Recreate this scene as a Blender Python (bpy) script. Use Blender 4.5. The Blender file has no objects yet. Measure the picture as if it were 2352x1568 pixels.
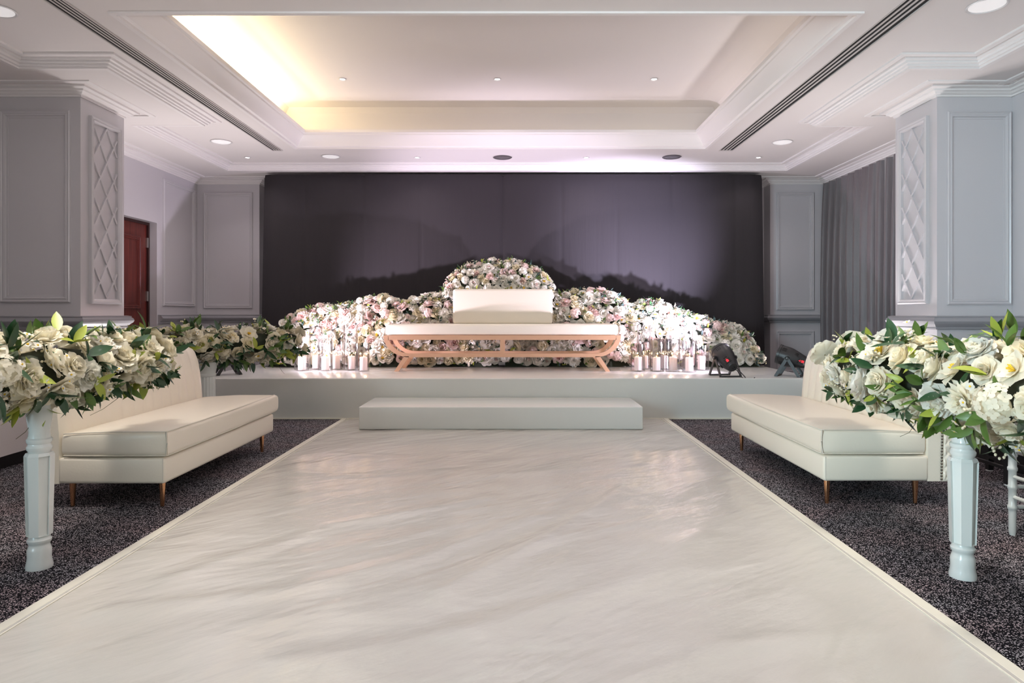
import bpy, bmesh, math, random
from mathutils import Vector, Matrix, Quaternion, noise
C = bpy.context.scene
COL = C.collection
PI = math.pi

# ---------------------------------------------------------------- camera, world, exposure
cd = bpy.data.cameras.new('camera')
cd.sensor_width = 36.0
cd.lens = 23.72
cd.shift_x = -0.0064
cd.shift_y = -0.0281
cd.clip_start = 0.05
cam = bpy.data.objects.new('camera', cd)
COL.objects.link(cam)
cam.location = (0, 0, 1.1)
cam.rotation_euler = (PI/2, 0, 0)
C.camera = cam

w = bpy.data.worlds.new('world')
C.world = w
w.use_nodes = True
bg = w.node_tree.nodes['Background']
bg.inputs[0].default_value = (0.80, 1.0, 0.95, 1)
bg.inputs[1].default_value = 0.16
C.view_settings.view_transform = 'Standard'
C.view_settings.look = 'None'
C.view_settings.gamma = 1
C.view_settings.use_curve_mapping = False
C.view_settings.exposure = -0.14

def area(name, loc, direction, sx, sy, power, col, shape='RECTANGLE', spread=PI):
    d = bpy.data.lights.new(name, 'AREA')
    d.shape = shape
    d.size = sx
    if shape in ('RECTANGLE', 'ELLIPSE'):
        d.size_y = sy
    d.energy = power
    d.color = col
    d.spread = spread
    o = bpy.data.objects.new(name, d)
    COL.objects.link(o)
    o.location = loc
    o.rotation_euler = Vector(direction).to_track_quat('-Z', 'Y').to_euler()
    return o

# daylight from the tall windows behind the photographer
area('window_daylight', (-4.6, -1.6, 1.9), (1.0, 0.87, -0.02), 2.0, 2.2, 115, (0.66, 0.90, 1.0), spread=1.1)
area('window_daylight', (4.2, -2.2, 1.9), (-0.75, 1.0, -0.1), 2.2, 2.4, 22, (0.72, 1.0, 0.82))
# LED strips lying in the ceiling cove, behind the crown
COVE = [((-2.90, 6.5, 3.352), (0.35, 0, 1), 3.7, 0.03, 27, (1.0, 0.81, 0.44)),
        ((-0.22, 8.53, 3.352), (0, -0.3, 1), 4.8, 0.03, 1.6, (1.0, 0.86, 0.62)),
        ((2.45, 6.5, 3.352), (-0.4, 0, 1), 3.7, 0.03, 3, (1.0, 0.92, 0.84))]
# unseen fill lamps aimed at the ceiling, added beside camera and behind furniture
for (bx, by, bz, dx, dy, pw) in ((-1.2, 0.9, 1.75, -0.1, 0.35, 56), (1.2, 0.9, 1.75, 0.1, 0.35, 56), (-3.64, 7.3, 0.12, 0.1, -0.15, 20), (3.3, 6.65, 0.12, -0.1, -0.1, 20), (-3.95, 8.3, 0.12, 0.25, -0.1, 9), (3.6, 8.5, 0.12, -0.25, -0.1, 9)):
    area('ceiling_fill', (bx, by, bz), (dx, dy, 1), 0.3 if bz < 1 else 0.6, 0.3 if bz < 1 else 0.6, pw, (1.0, 0.945, 0.945), spread=2.0 if bz < 1 else 2.8)
for (l, dr, sx, sy, p, c) in COVE:
    area('cove_led_strip', l, dr, sx, sy, p, c)

# ---------------------------------------------------------------- materials
def s2l(c):
    return tuple((x/12.92 if x <= 0.04045 else ((x+0.055)/1.055)**2.4) for x in c)
def rgb(r, g, b):
    return s2l((r/255, g/255, b/255)) + (1,)
MATS = {}
def mat(name, col, rough=0.5, metal=0.0, coat=0.0, bump=None, spec=0.5, sheen=0.0, emit=None, estr=1.0):
    m = bpy.data.materials.new(name)
    m.use_nodes = True
    nt = m.node_tree
    b = nt.nodes['Principled BSDF']
    b.inputs['Base Color'].default_value = col
    b.inputs['Roughness'].default_value = rough
    b.inputs['Metallic'].default_value = metal
    b.inputs['Coat Weight'].default_value = coat
    b.inputs['Coat Roughness'].default_value = 0.12
    b.inputs['Specular IOR Level'].default_value = spec
    b.inputs['Sheen Weight'].default_value = sheen
    if emit:
        b.inputs['Emission Color'].default_value = emit
        b.inputs['Emission Strength'].default_value = estr
    if bump:
        sc, st, scale3 = bump
        tc = nt.nodes.new('ShaderNodeTexCoord')
        mp = nt.nodes.new('ShaderNodeMapping')
        mp.inputs['Scale'].default_value = scale3
        nz = nt.nodes.new('ShaderNodeTexNoise')
        nz.inputs['Scale'].default_value = sc
        nz.inputs['Detail'].default_value = 5
        bp = nt.nodes.new('ShaderNodeBump')
        bp.inputs['Strength'].default_value = st
        bp.inputs['Distance'].default_value = 0.02
        nt.links.new(tc.outputs['Object'], mp.inputs['Vector'])
        nt.links.new(mp.outputs[0], nz.inputs['Vector'])
        nt.links.new(nz.outputs['Fac'], bp.inputs['Height'])
        nt.links.new(bp.outputs[0], b.inputs['Normal'])
    MATS[name] = m
    return m
def N(m, t):
    return m.node_tree.nodes.new(t)
def L(m, a, b):
    m.node_tree.links.new(a, b)

paint = mat('wall_paint', rgb(203, 199, 202), 0.2, bump=(40, 0.02, (1, 1, 1)))
mat('rail_paint', rgb(158, 156, 160), 0.3)
mat('ceiling_paint', rgb(226, 220, 218), 0.6)
mat('cornice_paint', rgb(232, 227, 226), 0.5)
mat('dark_slot', rgb(14, 12, 12), 0.8)
mat('vent_metal', rgb(205, 198, 195), 0.4)
mat('lamp_trim', rgb(215, 212, 212), 0.35)
mat('reflector', rgb(225, 225, 228), 0.12, 0.9)
mat('lamp_glow', (1, 1, 1, 1), 0.5, emit=(1, 0.95, 0.9, 1), estr=9)
mat('lamp_soft', rgb(225, 222, 222), 0.4, emit=(1, 0.97, 0.97, 1), estr=0.45)
mat('lamp_off', rgb(110, 104, 106), 0.25, 0.4)
mat('leather', rgb(240, 230, 213), 0.38, bump=(90, 0.03, (1, 1, 1)), coat=0.1)
mat('leather_seam', rgb(222, 213, 198), 0.5)
mat('brass_leg', rgb(214, 160, 120), 0.25, 1.0)
mat('rose_gold', rgb(232, 184, 150), 0.36, 0.45)
mat('white_gloss', rgb(226, 228, 224), 0.25, bump=(25, 0.05, (1, 1, 1)), coat=0.2)
mat('nail', rgb(120, 112, 104), 0.25, 1.0)
mat('cloth', rgb(226, 220, 219), 0.75, bump=(6, 0.25, (1, 1, 1)))
mat('black_metal', rgb(24, 22, 23), 0.4)
mat('par_black', rgb(44, 43, 44), 0.38, bump=(60, 0.04, (1, 1, 1)))
mat('par_dark', rgb(10, 10, 10), 0.5)
mat('par_glass', rgb(230, 225, 245), 0.1, emit=(0.9, 0.86, 1.0, 1), estr=3.0)
mat('led_red', rgb(255, 30, 40), 0.4, emit=(1, 0.03, 0.05, 1), estr=3.0)
mat('screw', rgb(220, 220, 220), 0.2, 1.0)
mat('flame', rgb(255, 210, 150), 0.5, emit=(1.0, 0.62, 0.28, 1), estr=4.0)
mat('moss_core', rgb(52, 58, 44), 0.9)
mat('stem_green', rgb(70, 78, 40), 0.6)
mat('steel', rgb(200, 198, 195), 0.3, 1.0)
mat('frame_dark', rgb(52, 24, 22), 0.5)

# satin vinyl of runway, stage and step: pearl white, folds and fine creases
def vinyl(name, col, scale3, strength, rough, rot=0.0):
    m = mat(name, col, rough, coat=0.25)
    b = m.node_tree.nodes['Principled BSDF']
    b.inputs['Coat Roughness'].default_value = 0.18
    tc = N(m, 'ShaderNodeTexCoord'); mp = N(m, 'ShaderNodeMapping')
    mp.inputs['Scale'].default_value = scale3
    mp.inputs['Rotation'].default_value = (0, 0, rot)
    n1 = N(m, 'ShaderNodeTexNoise'); n1.inputs['Scale'].default_value = 1.0; n1.inputs['Detail'].default_value = 3; n1.inputs['Distortion'].default_value = 0.6
    n2 = N(m, 'ShaderNodeTexNoise'); n2.inputs['Scale'].default_value = 9.0; n2.inputs['Detail'].default_value = 4
    mx = N(m, 'ShaderNodeMath'); mx.operation = 'MULTIPLY_ADD'; mx.inputs[1].default_value = 0.10
    bp = N(m, 'ShaderNodeBump'); bp.inputs['Strength'].default_value = strength; bp.inputs['Distance'].default_value = 0.05
    mr = N(m, 'ShaderNodeMapping'); mr.inputs['Rotation'].default_value = (0, 0, rot); mp.inputs['Rotation'].default_value = (0, 0, 0)
    L(m, tc.outputs['Object'], mr.inputs['Vector']); L(m, mr.outputs[0], mp.inputs['Vector'])
    L(m, mp.outputs[0], n1.inputs['Vector']); L(m, mp.outputs[0], n2.inputs['Vector'])
    L(m, n2.outputs['Fac'], mx.inputs[0]); L(m, n1.outputs['Fac'], mx.inputs[2])
    L(m, mx.outputs[0], bp.inputs['Height']); L(m, bp.outputs[0], b.inputs['Normal'])
    return m
vinyl('runway_vinyl', rgb(197, 192, 185), (0.9, 2.4, 1), 0.8, 0.23, -0.72)
vinyl('stage_vinyl', rgb(216, 217, 211), (0.9, 2.0, 2.0), 0.14, 0.24)
mat('hem_vinyl', rgb(222, 217, 203), 0.4)

# carpet: near-black ground with broken pale dashes
m = mat('carpet', rgb(20, 17, 22), 0.95, spec=0.1)
b = m.node_tree.nodes['Principled BSDF']
tc = N(m, 'ShaderNodeTexCoord'); mp = N(m, 'ShaderNodeMapping')
mp.inputs['Scale'].default_value = (21, 29, 1); mp.inputs['Rotation'].default_value = (0, 0, 0.10)
nz = N(m, 'ShaderNodeTexNoise'); nz.inputs['Scale'].default_value = 0.7
mxv = N(m, 'ShaderNodeMixRGB'); mxv.blend_type = 'LINEAR_LIGHT'; mxv.inputs[0].default_value = 0.25
vo = N(m, 'ShaderNodeTexVoronoi'); vo.feature = 'DISTANCE_TO_EDGE'; vo.inputs['Randomness'].default_value = 1.0
vc = N(m, 'ShaderNodeTexVoronoi'); vc.feature = 'F1'
sep = N(m, 'ShaderNodeSeparateColor')
th = N(m, 'ShaderNodeMath'); th.operation = 'MULTIPLY_ADD'; th.inputs[1].default_value = 0.17; th.inputs[2].default_value = 0.13
gt = N(m, 'ShaderNodeMath'); gt.operation = 'GREATER_THAN'
big = N(m, 'ShaderNodeTexNoise'); big.inputs['Scale'].default_value = 0.12; big.inputs['Detail'].default_value = 2
cr = N(m, 'ShaderNodeValToRGB')
cr.color_ramp.elements[0].position = 0.35; cr.color_ramp.elements[0].color = rgb(200, 182, 186)
cr.color_ramp.elements[1].position = 0.62; cr.color_ramp.elements[1].color = rgb(190, 186, 192)
mc = N(m, 'ShaderNodeMixRGB'); mc.inputs[1].default_value = rgb(19, 16, 22)
L(m, tc.outputs['Object'], mp.inputs['Vector']); L(m, mp.outputs[0], nz.inputs['Vector'])
L(m, mp.outputs[0], mxv.inputs[1]); L(m, nz.outputs['Color'], mxv.inputs[2])
L(m, mxv.outputs[0], vo.inputs['Vector']); L(m, mxv.outputs[0], vc.inputs['Vector'])
L(m, vc.outputs['Color'], sep.inputs[0]); L(m, sep.outputs[0], th.inputs[0])
L(m, vo.outputs['Distance'], gt.inputs[0]); L(m, th.outputs[0], gt.inputs[1])
L(m, mp.outputs[0], big.inputs['Vector']); L(m, big.outputs['Fac'], cr.inputs[0])
L(m, gt.outputs[0], mc.inputs[0]); L(m, cr.outputs[0], mc.inputs[2]); L(m, mc.outputs[0], b.inputs['Base Color'])

# dark fabrics
m = mat('backdrop_cloth', rgb(47, 43, 46), 0.8, spec=0.25, sheen=0.05, bump=(3.0, 0.16, (9, 1, 0.6)))
m = mat('drape', rgb(106, 97, 99), 0.42, sheen=0.5, bump=(40, 0.12, (1, 1, 0.25)))
# mahogany
m = mat('mahogany', rgb(92, 38, 34), 0.35)
b = m.node_tree.nodes['Principled BSDF']
tc = N(m, 'ShaderNodeTexCoord'); mp = N(m, 'ShaderNodeMapping'); mp.inputs['Scale'].default_value = (30, 30, 1.2)
nz = N(m, 'ShaderNodeTexNoise'); nz.inputs['Scale'].default_value = 1.5; nz.inputs['Detail'].default_value = 6
cr = N(m, 'ShaderNodeValToRGB')
cr.color_ramp.elements[0].position = 0.3; cr.color_ramp.elements[0].color = rgb(78, 30, 28)
cr.color_ramp.elements[1].position = 0.7; cr.color_ramp.elements[1].color = rgb(116, 50, 42)
L(m, tc.outputs['Object'], mp.inputs[0]); L(m, mp.outputs[0], nz.inputs[0]); L(m, nz.outputs['Fac'], cr.inputs[0]); L(m, cr.outputs[0], b.inputs['Base Color'])

def petal_mat(name, c, tr=0.36):
    m = bpy.data.materials.new(name); m.use_nodes = True
    nt = m.node_tree
    for n in list(nt.nodes):
        nt.nodes.remove(n)
    o = nt.nodes.new('ShaderNodeOutputMaterial')
    d = nt.nodes.new('ShaderNodeBsdfDiffuse'); t = nt.nodes.new('ShaderNodeBsdfTranslucent'); mx = nt.nodes.new('ShaderNodeMixShader')
    d.inputs[0].default_value = c; t.inputs[0].default_value = c; mx.inputs[0].default_value = tr
    nt.links.new(d.outputs[0], mx.inputs[1]); nt.links.new(t.outputs[0], mx.inputs[2]); nt.links.new(mx.outputs[0], o.inputs[0])
    MATS[name] = m
petal_mat('petal_white', rgb(250, 247, 238))
petal_mat('petal_warm', rgb(250, 244, 226))
petal_mat('petal_cream', rgb(248, 240, 216))
petal_mat('petal_ivory', rgb(244, 232, 196))
petal_mat('petal_blush', rgb(246, 226, 219))
petal_mat('petal_rose', rgb(240, 200, 192))
petal_mat('wax', rgb(244, 234, 228), 0.4)
petal_mat('petal_lime', rgb(214, 214, 130))
petal_mat('pollen', rgb(236, 196, 70), 0.0)
mat('leaf_dark', rgb(40, 74, 42), 0.32, coat=0.2)
mat('leaf_mid', rgb(84, 112, 48), 0.38, coat=0.1)
mat('leaf_lime', rgb(160, 170, 66), 0.42)
mat('leaf_blue', rgb(70, 92, 88), 0.5)

# thin clear glass: mirror at grazing angles, otherwise clear
m = bpy.data.materials.new('clear_glass'); m.use_nodes = True
nt = m.node_tree
for n in list(nt.nodes):
    nt.nodes.remove(n)
o = nt.nodes.new('ShaderNodeOutputMaterial'); t = nt.nodes.new('ShaderNodeBsdfTransparent'); g = nt.nodes.new('ShaderNodeBsdfGlossy')
g.inputs['Roughness'].default_value = 0.03; t.inputs[0].default_value = (0.985, 0.985, 0.99, 1)
lwt = nt.nodes.new('ShaderNodeLayerWeight'); pw = nt.nodes.new('ShaderNodeMath'); pw.operation = 'POWER'; pw.inputs[1].default_value = 2.0
fr = nt.nodes.new('ShaderNodeMath'); fr.operation = 'MULTIPLY_ADD'; fr.inputs[1].default_value = 0.75; fr.inputs[2].default_value = 0.06
nt.links.new(lwt.outputs['Facing'], pw.inputs[0]); nt.links.new(pw.outputs[0], fr.inputs[0])
mx = nt.nodes.new('ShaderNodeMixShader')
nt.links.new(fr.outputs[0], mx.inputs[0]); nt.links.new(t.outputs[0], mx.inputs[1]); nt.links.new(g.outputs[0], mx.inputs[2]); nt.links.new(mx.outputs[0], o.inputs[0])
MATS['clear_glass'] = m

# ---------------------------------------------------------------- mesh helpers
class MB:
    def __init__(s):
        s.v = []; s.f = []; s.m = []
    def add(s, verts, faces, mi=0, M=None):
        o = len(s.v)
        s.v += [tuple(M @ Vector(p)) for p in verts] if M is not None else [tuple(p) for p in verts]
        if isinstance(mi, int):
            mi = [mi]*len(faces)
        s.f += [tuple(i+o for i in f) for f in faces]; s.m += mi
        return s
    def box(s, x0, x1, y0, y1, z0, z1, mi=0, bev=0.0, seg=2, M=None):
        x0, x1 = sorted((x0, x1)); y0, y1 = sorted((y0, y1)); z0, z1 = sorted((z0, z1))
        if bev <= 0:
            v = [(x0, y0, z0), (x1, y0, z0), (x1, y1, z0), (x0, y1, z0), (x0, y0, z1), (x1, y0, z1), (x1, y1, z1), (x0, y1, z1)]
            f = [(0, 3, 2, 1), (4, 5, 6, 7), (0, 1, 5, 4), (1, 2, 6, 5), (2, 3, 7, 6), (3, 0, 4, 7)]
            return s.add(v, f, mi, M)
        bm = bmesh.new()
        bmesh.ops.create_cube(bm, size=1.0)
        for p in bm.verts:
            p.co = Vector(((x0+x1)/2 + p.co.x*(x1-x0), (y0+y1)/2 + p.co.y*(y1-y0), (z0+z1)/2 + p.co.z*(z1-z0)))
        bmesh.ops.bevel(bm, geom=list(bm.edges), offset=bev, segments=seg, profile=0.5, affect='EDGES')
        return s.bm(bm, mi, M)
    def bm(s, bm, mi=0, M=None):
        bm.verts.index_update()
        s.add([p.co.copy() for p in bm.verts], [tuple(q.index for q in f.verts) for f in bm.faces], mi, M)
        bm.free()
        return s
    def lathe(s, prof, n=24, mi=0, M=None, cap=True, off=0.0):
        v = []; f = []
        for (r, z) in prof:
            for k in range(n):
                a = 2*PI*(k+off)/n
                v.append((r*math.cos(a), r*math.sin(a), z))
        for j in range(len(prof)-1):
            for k in range(n):
                k2 = (k+1) % n
                f.append((j*n+k, j*n+k2, (j+1)*n+k2, (j+1)*n+k))
        if cap:
            f.append(tuple(range(n-1, -1, -1)))
            f.append(tuple((len(prof)-1)*n+k for k in range(n)))
        return s.add(v, f, mi, M)
    def tube(s, pts, r, n=8, mi=0, cap=True, r2=None):
        pts = [Vector(p) for p in pts]
        v = []; f = []
        for i, p in enumerate(pts):
            d = (pts[min(i+1, len(pts)-1)]-pts[max(i-1, 0)]).normalized()
            q = d.to_track_quat('Z', 'Y')
            rr = r if r2 is None else r+(r2-r)*i/(len(pts)-1)
            for k in range(n):
                a = 2*PI*k/n
                v.append(p + q @ Vector((rr*math.cos(a), rr*math.sin(a), 0)))
        for j in range(len(pts)-1):
            for k in range(n):
                k2 = (k+1) % n
                f.append((j*n+k, j*n+k2, (j+1)*n+k2, (j+1)*n+k))
        if cap:
            f.append(tuple(range(n-1, -1, -1))); f.append(tuple((len(pts)-1)*n+k for k in range(n)))
        return s.add(v, f, mi)
    def prism(s, poly, axis, a, b, mi=0):
        # poly in the two remaining axes (in xyz order), extruded from a to b
        def P(p, t):
            return {'x': (t, p[0], p[1]), 'y': (p[0], t, p[1]), 'z': (p[0], p[1], t)}[axis]
        n = len(poly)
        v = [P(p, a) for p in poly]+[P(p, b) for p in poly]
        f = [tuple(range(n)), tuple(range(2*n-1, n-1, -1))]
        f += [(k, k+n, (k+1) % n+n, (k+1) % n) for k in range(n)]
        return s.add(v, f, mi)
    def sweep(s, path, prof, closed=False, mi=0, fn=None, solid=True):
        # path: 2D points; prof: (offset to the left of travel, height); mitred corners
        n = len(path); P = [Vector((p[0], p[1])) for p in path]; rows = []
        for i in range(n):
            a = P[i]-P[i-1] if (i > 0 or closed) else P[1]-P[0]
            c = P[(i+1) % n]-P[i] if (i < n-1 or closed) else P[i]-P[i-1]
            a.normalize(); c.normalize()
            na = Vector((-a.y, a.x)); nc = Vector((-c.y, c.x))
            nn = na+nc
            nn = nn/(nn.dot(na)) if nn.length > 1e-6 else na
            rows.append([(P[i].x+nn.x*o, P[i].y+nn.y*o, z) for (o, z) in prof])
        v = [q for r in rows for q in r]
        if fn:
            v = [fn(*q) for q in v]
        k = len(prof); f = []
        rng = n if closed else n-1
        cols = k if solid else k-1
        for i in range(rng):
            for j in range(cols):
                j2 = (j+1) % k; i2 = (i+1) % n
                f.append((i*k+j, i2*k+j, i2*k+j2, i*k+j2))
        if not closed and solid:
            f.append(tuple(range(k))); f.append(tuple((n-1)*k+j for j in range(k-1, -1, -1)))
        return s.add(v, f, mi)
    def data(s, name, mats, smooth=None):
        me = bpy.data.meshes.new(name)
        me.from_pydata([tuple(p) for p in s.v], [], s.f)
        for q in mats:
            me.materials.append(MATS[q])
        me.polygons.foreach_set('material_index', s.m)
        bm = bmesh.new(); bm.from_mesh(me)
        if len(bm.faces) < 60000 and smooth != 'petal':
            bmesh.ops.recalc_face_normals(bm, faces=list(bm.faces))
        bm.to_mesh(me); bm.free()
        if smooth is not None:
            me.polygons.foreach_set('use_smooth', [True]*len(me.polygons))
            if smooth != 'petal':
                me.set_sharp_from_angle(angle=math.radians(smooth))
        me.update()
        return me
    def build(s, name, mats, parent=None, smooth=None):
        if isinstance(mats, str):
            mats = [mats]
        o = bpy.data.objects.new(name, s.data(name, mats, smooth))
        COL.objects.link(o)
        if parent is not None:
            o.parent = parent
        return o
def tag(o, label, cat, group=None, kind=None):
    o['label'] = label; o['category'] = cat
    if group: o['group'] = group
    if kind: o['kind'] = kind
    return o
def thing(name, loc, label, cat, group=None, rz=0.0):
    o = bpy.data.objects.new(name, None); COL.objects.link(o)
    o.location = loc; o.rotation_euler = (0, 0, rz); o.empty_display_size = 0.1
    return tag(o, label, cat, group)
def struct(o, label=None):
    o['kind'] = 'structure'
    if label: o['label'] = label
    return o
def copy_tree(o, parent=None):
    c = o.copy(); COL.objects.link(c)
    if parent is not None: c.parent = parent
    for ch in o.children: copy_tree(ch, c)
    return c

# ---------------------------------------------------------------- room shell
ZL = 3.08      # lowered border of the ceiling
ZC = 3.164     # main ceiling
ZR = 3.152     # raised band round the tray
ZD = 3.74      # domed ceiling of the tray
TX0, TX1, TY0, TY1 = -2.763, 2.322, 4.63, 8.40
YB = -4.0
struct(MB().box(-5.2, 5.0, YB, 10.5, -0.1, 0.0).build('floor', 'carpet'), 'black carpet with broken pale dashes')

c = MB()
def ring(mb, o, i, z0, z1):
    (ax, bx, ay, by) = o; (cx, dx, cy, dy) = i
    mb.box(ax, cx, ay, by, z0, z1); mb.box(dx, bx, ay, by, z0, z1)
    mb.box(cx, dx, ay, cy, z0, z1); mb.box(cx, dx, dy, by, z0, z1)
ring(c, (-5.2, 5.0, YB, 10.5), (TX0, TX1, TY0, TY1), ZC, ZC+0.05)
ring(c, (-2.935, 2.537, 4.10, 8.55), (TX0, TX1, TY0, TY1), ZR, ZC+0.02)
# lowered border with the bump-outs round the columns
c.box(-5.2, -4.08, YB, 10.5, ZL, ZC+0.02); c.box(-4.08, -3.36, 5.5, 7.14, ZL, ZC+0.02)
c.box(3.766, 5.0, YB, 10.5, ZL, ZC+0.02); c.box(3.19, 3.766, 5.5, 7.17, ZL, ZC+0.02)
c.box(-4.08, 3.766, 9.43, 10.5, ZL, ZC+0.02)
# dome above the crown
dome = [(0.0, ZC), (0.0, 3.33), (-0.20, 3.335), (-0.22, 3.36), (-0.22, 3.56), (-0.20, 3.64), (-0.14, 3.70), (-0.04, 3.73), (0.10, ZD)]
c.sweep([(TX0, TY0), (TX1, TY0), (TX1, TY1), (TX0, TY1)], dome, closed=True, solid=False)
c.add([(TX0+0.10, TY0+0.10, ZD), (TX1-0.10, TY0+0.10, ZD), (TX1-0.10, TY1-0.10, ZD), (TX0+0.10, TY1-0.10, ZD)], [(0, 1, 2, 3)])
struct(c.build('ceiling', 'ceiling_paint', smooth=25), 'white plaster ceiling with recessed tray')
# crown of the tray
crown = [(-0.035, ZR), (-0.035, ZR-0.014), (0.0, ZR-0.014), (0.004, ZR+0.004), (0.018, ZR+0.010), (0.030, ZR+0.014), (0.040, ZR+0.03),
         (0.058, ZR+0.06), (0.080, ZR+0.088), (0.105, ZR+0.112), (0.128, ZR+0.128), (0.132, ZR+0.142), (0.142, ZR+0.146), (0.150, ZR+0.152), (0.152, 3.336), (0.0, 3.336)]
struct(MB().sweep([(TX0, TY0), (TX1, TY0), (TX1, TY1), (TX0, TY1)], crown, closed=True).build('trim_1', 'cornice_paint', smooth=30), 'crown moulding round the ceiling tray')
# moulding along the lowered border
bp_ = [(-4.08, YB), (-4.08, 5.5), (-3.36, 5.5), (-3.36, 7.14), (-4.08, 7.14), (-4.08, 9.43), (3.766, 9.43), (3.766, 7.17), (3.19, 7.17), (3.19, 5.5), (3.766, 5.5), (3.766, YB)]
mould = [(-0.01, ZL-0.002), (0.028, ZL-0.002), (0.030, ZL+0.012), (0.046, ZL+0.014), (0.050, ZL+0.030), (0.066, ZL+0.034), (0.070, ZL+0.050), (0.088, ZL+0.056),
         (0.092, ZL+0.074), (0.112, ZL+0.075), (0.113, ZL+0.064), (0.150, ZL+0.068), (0.152, ZC+0.01), (-0.01, ZC+0.01)]
struct(MB().sweep(bp_, [(-o, z) for (o, z) in mould]).build('trim_2', 'cornice_paint', smooth=20), 'stepped moulding at the ceiling border')
# wall path seen by the camera: left wall, pilaster, back wall, pilaster, right side
wp = [(-4.76, 6.5), (-4.76, 10.0), (-3.84, 10.0), (-3.84, 10.25), (3.73, 10.25), (3.73, 10.0), (4.50, 10.0), (4.50, 6.5)]
corn = [(-0.02, 3.0), (0.012, 3.0), (0.014, 3.015), (0.03, 3.02), (0.045, 3.035), (0.06, 3.04), (0.065, 3.055), (0.10, 3.062), (0.102, ZL+0.005), (-0.02, ZL+0.005)]
lip = [(0.16, ZL+0.005), (0.16, ZL-0.014), (0.20, ZL-0.010), (0.206, ZL+0.005)]
def inv(p): return [(-o, z) for (o, z) in p]
def trims(mb, path, parts):
    for p in parts: mb.sweep(path, inv(p))
    return mb
struct(trims(MB(), wp, [corn, lip]).build('trim_3', 'cornice_paint', smooth=25), 'cornice along the back of the room')
rail = [(-0.01, 0.95), (0.02, 0.952), (0.026, 0.962), (0.022, 0.972), (0.034, 0.980), (0.040, 0.990), (0.058, 1.004), (0.066, 1.024), (0.060, 1.044), (0.046, 1.056), (0.050, 1.066), (0.02, 1.072), (-0.01, 1.072)]
base = [(-0.01, 0.0), (0.022, 0.0), (0.022, 0.10), (0.012, 0.12), (-0.01, 0.12)]
lw = [(-4.76, 8.90), (-4.76, 10.0), (-3.84, 10.0), (-3.84, 10.25), (3.73, 10.25), (3.73, 10.0), (4.62, 10.0)]
struct(trims(MB(), lw, [rail]).build('trim_4', 'rail_paint', smooth=35), 'grey chair rail at the back of the room')
struct(trims(MB(), lw, [base]).build('baseboard_back', 'rail_paint'), 'grey baseboard at the back of the room')

def panel(mb, fn, u0, u1, v0, v1, prof=None, mi=0):
    # moulded frame; fn maps (u, v, height off the wall) to xyz
    prof = prof or [(0.0, -0.002), (0.0, 0.016), (0.010, 0.022), (0.020, 0.014), (0.030, 0.014), (0.034, 0.020), (0.046, 0.016), (0.050, 0.004), (0.064, 0.004), (0.066, -0.002)]
    mb.sweep([(u0, v0), (u1, v0), (u1, v1), (u0, v1)], prof, closed=True, mi=mi, fn=fn)
fy = lambda y: (lambda u, v, h: (u, y-h, v))            # face towards the viewer
fxp = lambda x: (lambda u, v, h: (x+h, u, v))           # face towards +x
fxm = lambda x: (lambda u, v, h: (x-h, u, v))           # face towards -x

# left wall with the door recess
wl = MB()
wl.box(-5.0, -4.76, YB, 7.95, 0, ZC); wl.box(-5.0, -4.76, 8.88, 10.5, 0, ZC); wl.box(-5.0, -4.76, 7.95, 8.88, 2.28, ZC)
panel(wl, fxp(-4.76), 9.02, 9.90, 1.19, 2.90)
struct(wl.build('wall_left', 'wall_paint', smooth=25), 'pale lavender grey panelled wall')
wb = MB().box(-5.0, 5.0, 10.25, 10.5, 0, ZC)
struct(wb.build('wall_back', 'wall_paint'), 'pale grey wall hidden behind the dark backdrop')
wr = MB().box(4.66, 5.0, 6.3, 10.5, 0, ZC); wr.box(4.35, 5.0, YB, 5.95, 0, ZC)
panel(wr, fxm(4.35), 1.6, 5.5, 1.19, 2.9)
struct(wr.build('wall_right', 'wall_paint', smooth=25), 'pale grey panelled side wall')
wrt = [(4.35, 5.945), (4.35, YB)]
struct(trims(MB(), wrt, [corn, lip]).build('trim_5', 'cornice_paint', smooth=25)); struct(trims(MB(), wrt, [rail]).build('trim_6', 'rail_paint', smooth=35))
wlt = [(-4.76, YB), (-4.76, 5.945)]
struct(trims(MB(), wlt, [corn, lip]).build('trim_7', 'cornice_paint', smooth=25)); struct(trims(MB(), wlt, [rail]).build('trim_8', 'rail_paint', smooth=35))

# pilasters in the back corners
p1 = MB().box(-4.76, -3.84, 10.0, 10.26, 0, ZL+0.01)
panel(p1, fy(10.0), -4.665, -3.94, 1.165, 2.88); panel(p1, fy(10.0), -4.665, -3.94, 0.2, 0.84)
struct(p1.build('pilaster', 'wall_paint', smooth=25), 'pale grey panelled pilaster beside the door wall')
p2 = MB().box(3.73, 4.70, 10.0, 10.26, 0, ZL+0.01)
panel(p2, fy(10.0), 3.82, 4.375, 1.14, 2.88); panel(p2, fy(10.0), 3.82, 4.375, 0.2, 0.83)
struct(p2.build('pilaster', 'wall_paint', smooth=25), 'pale grey panelled pilaster beside the grey curtain')

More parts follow.
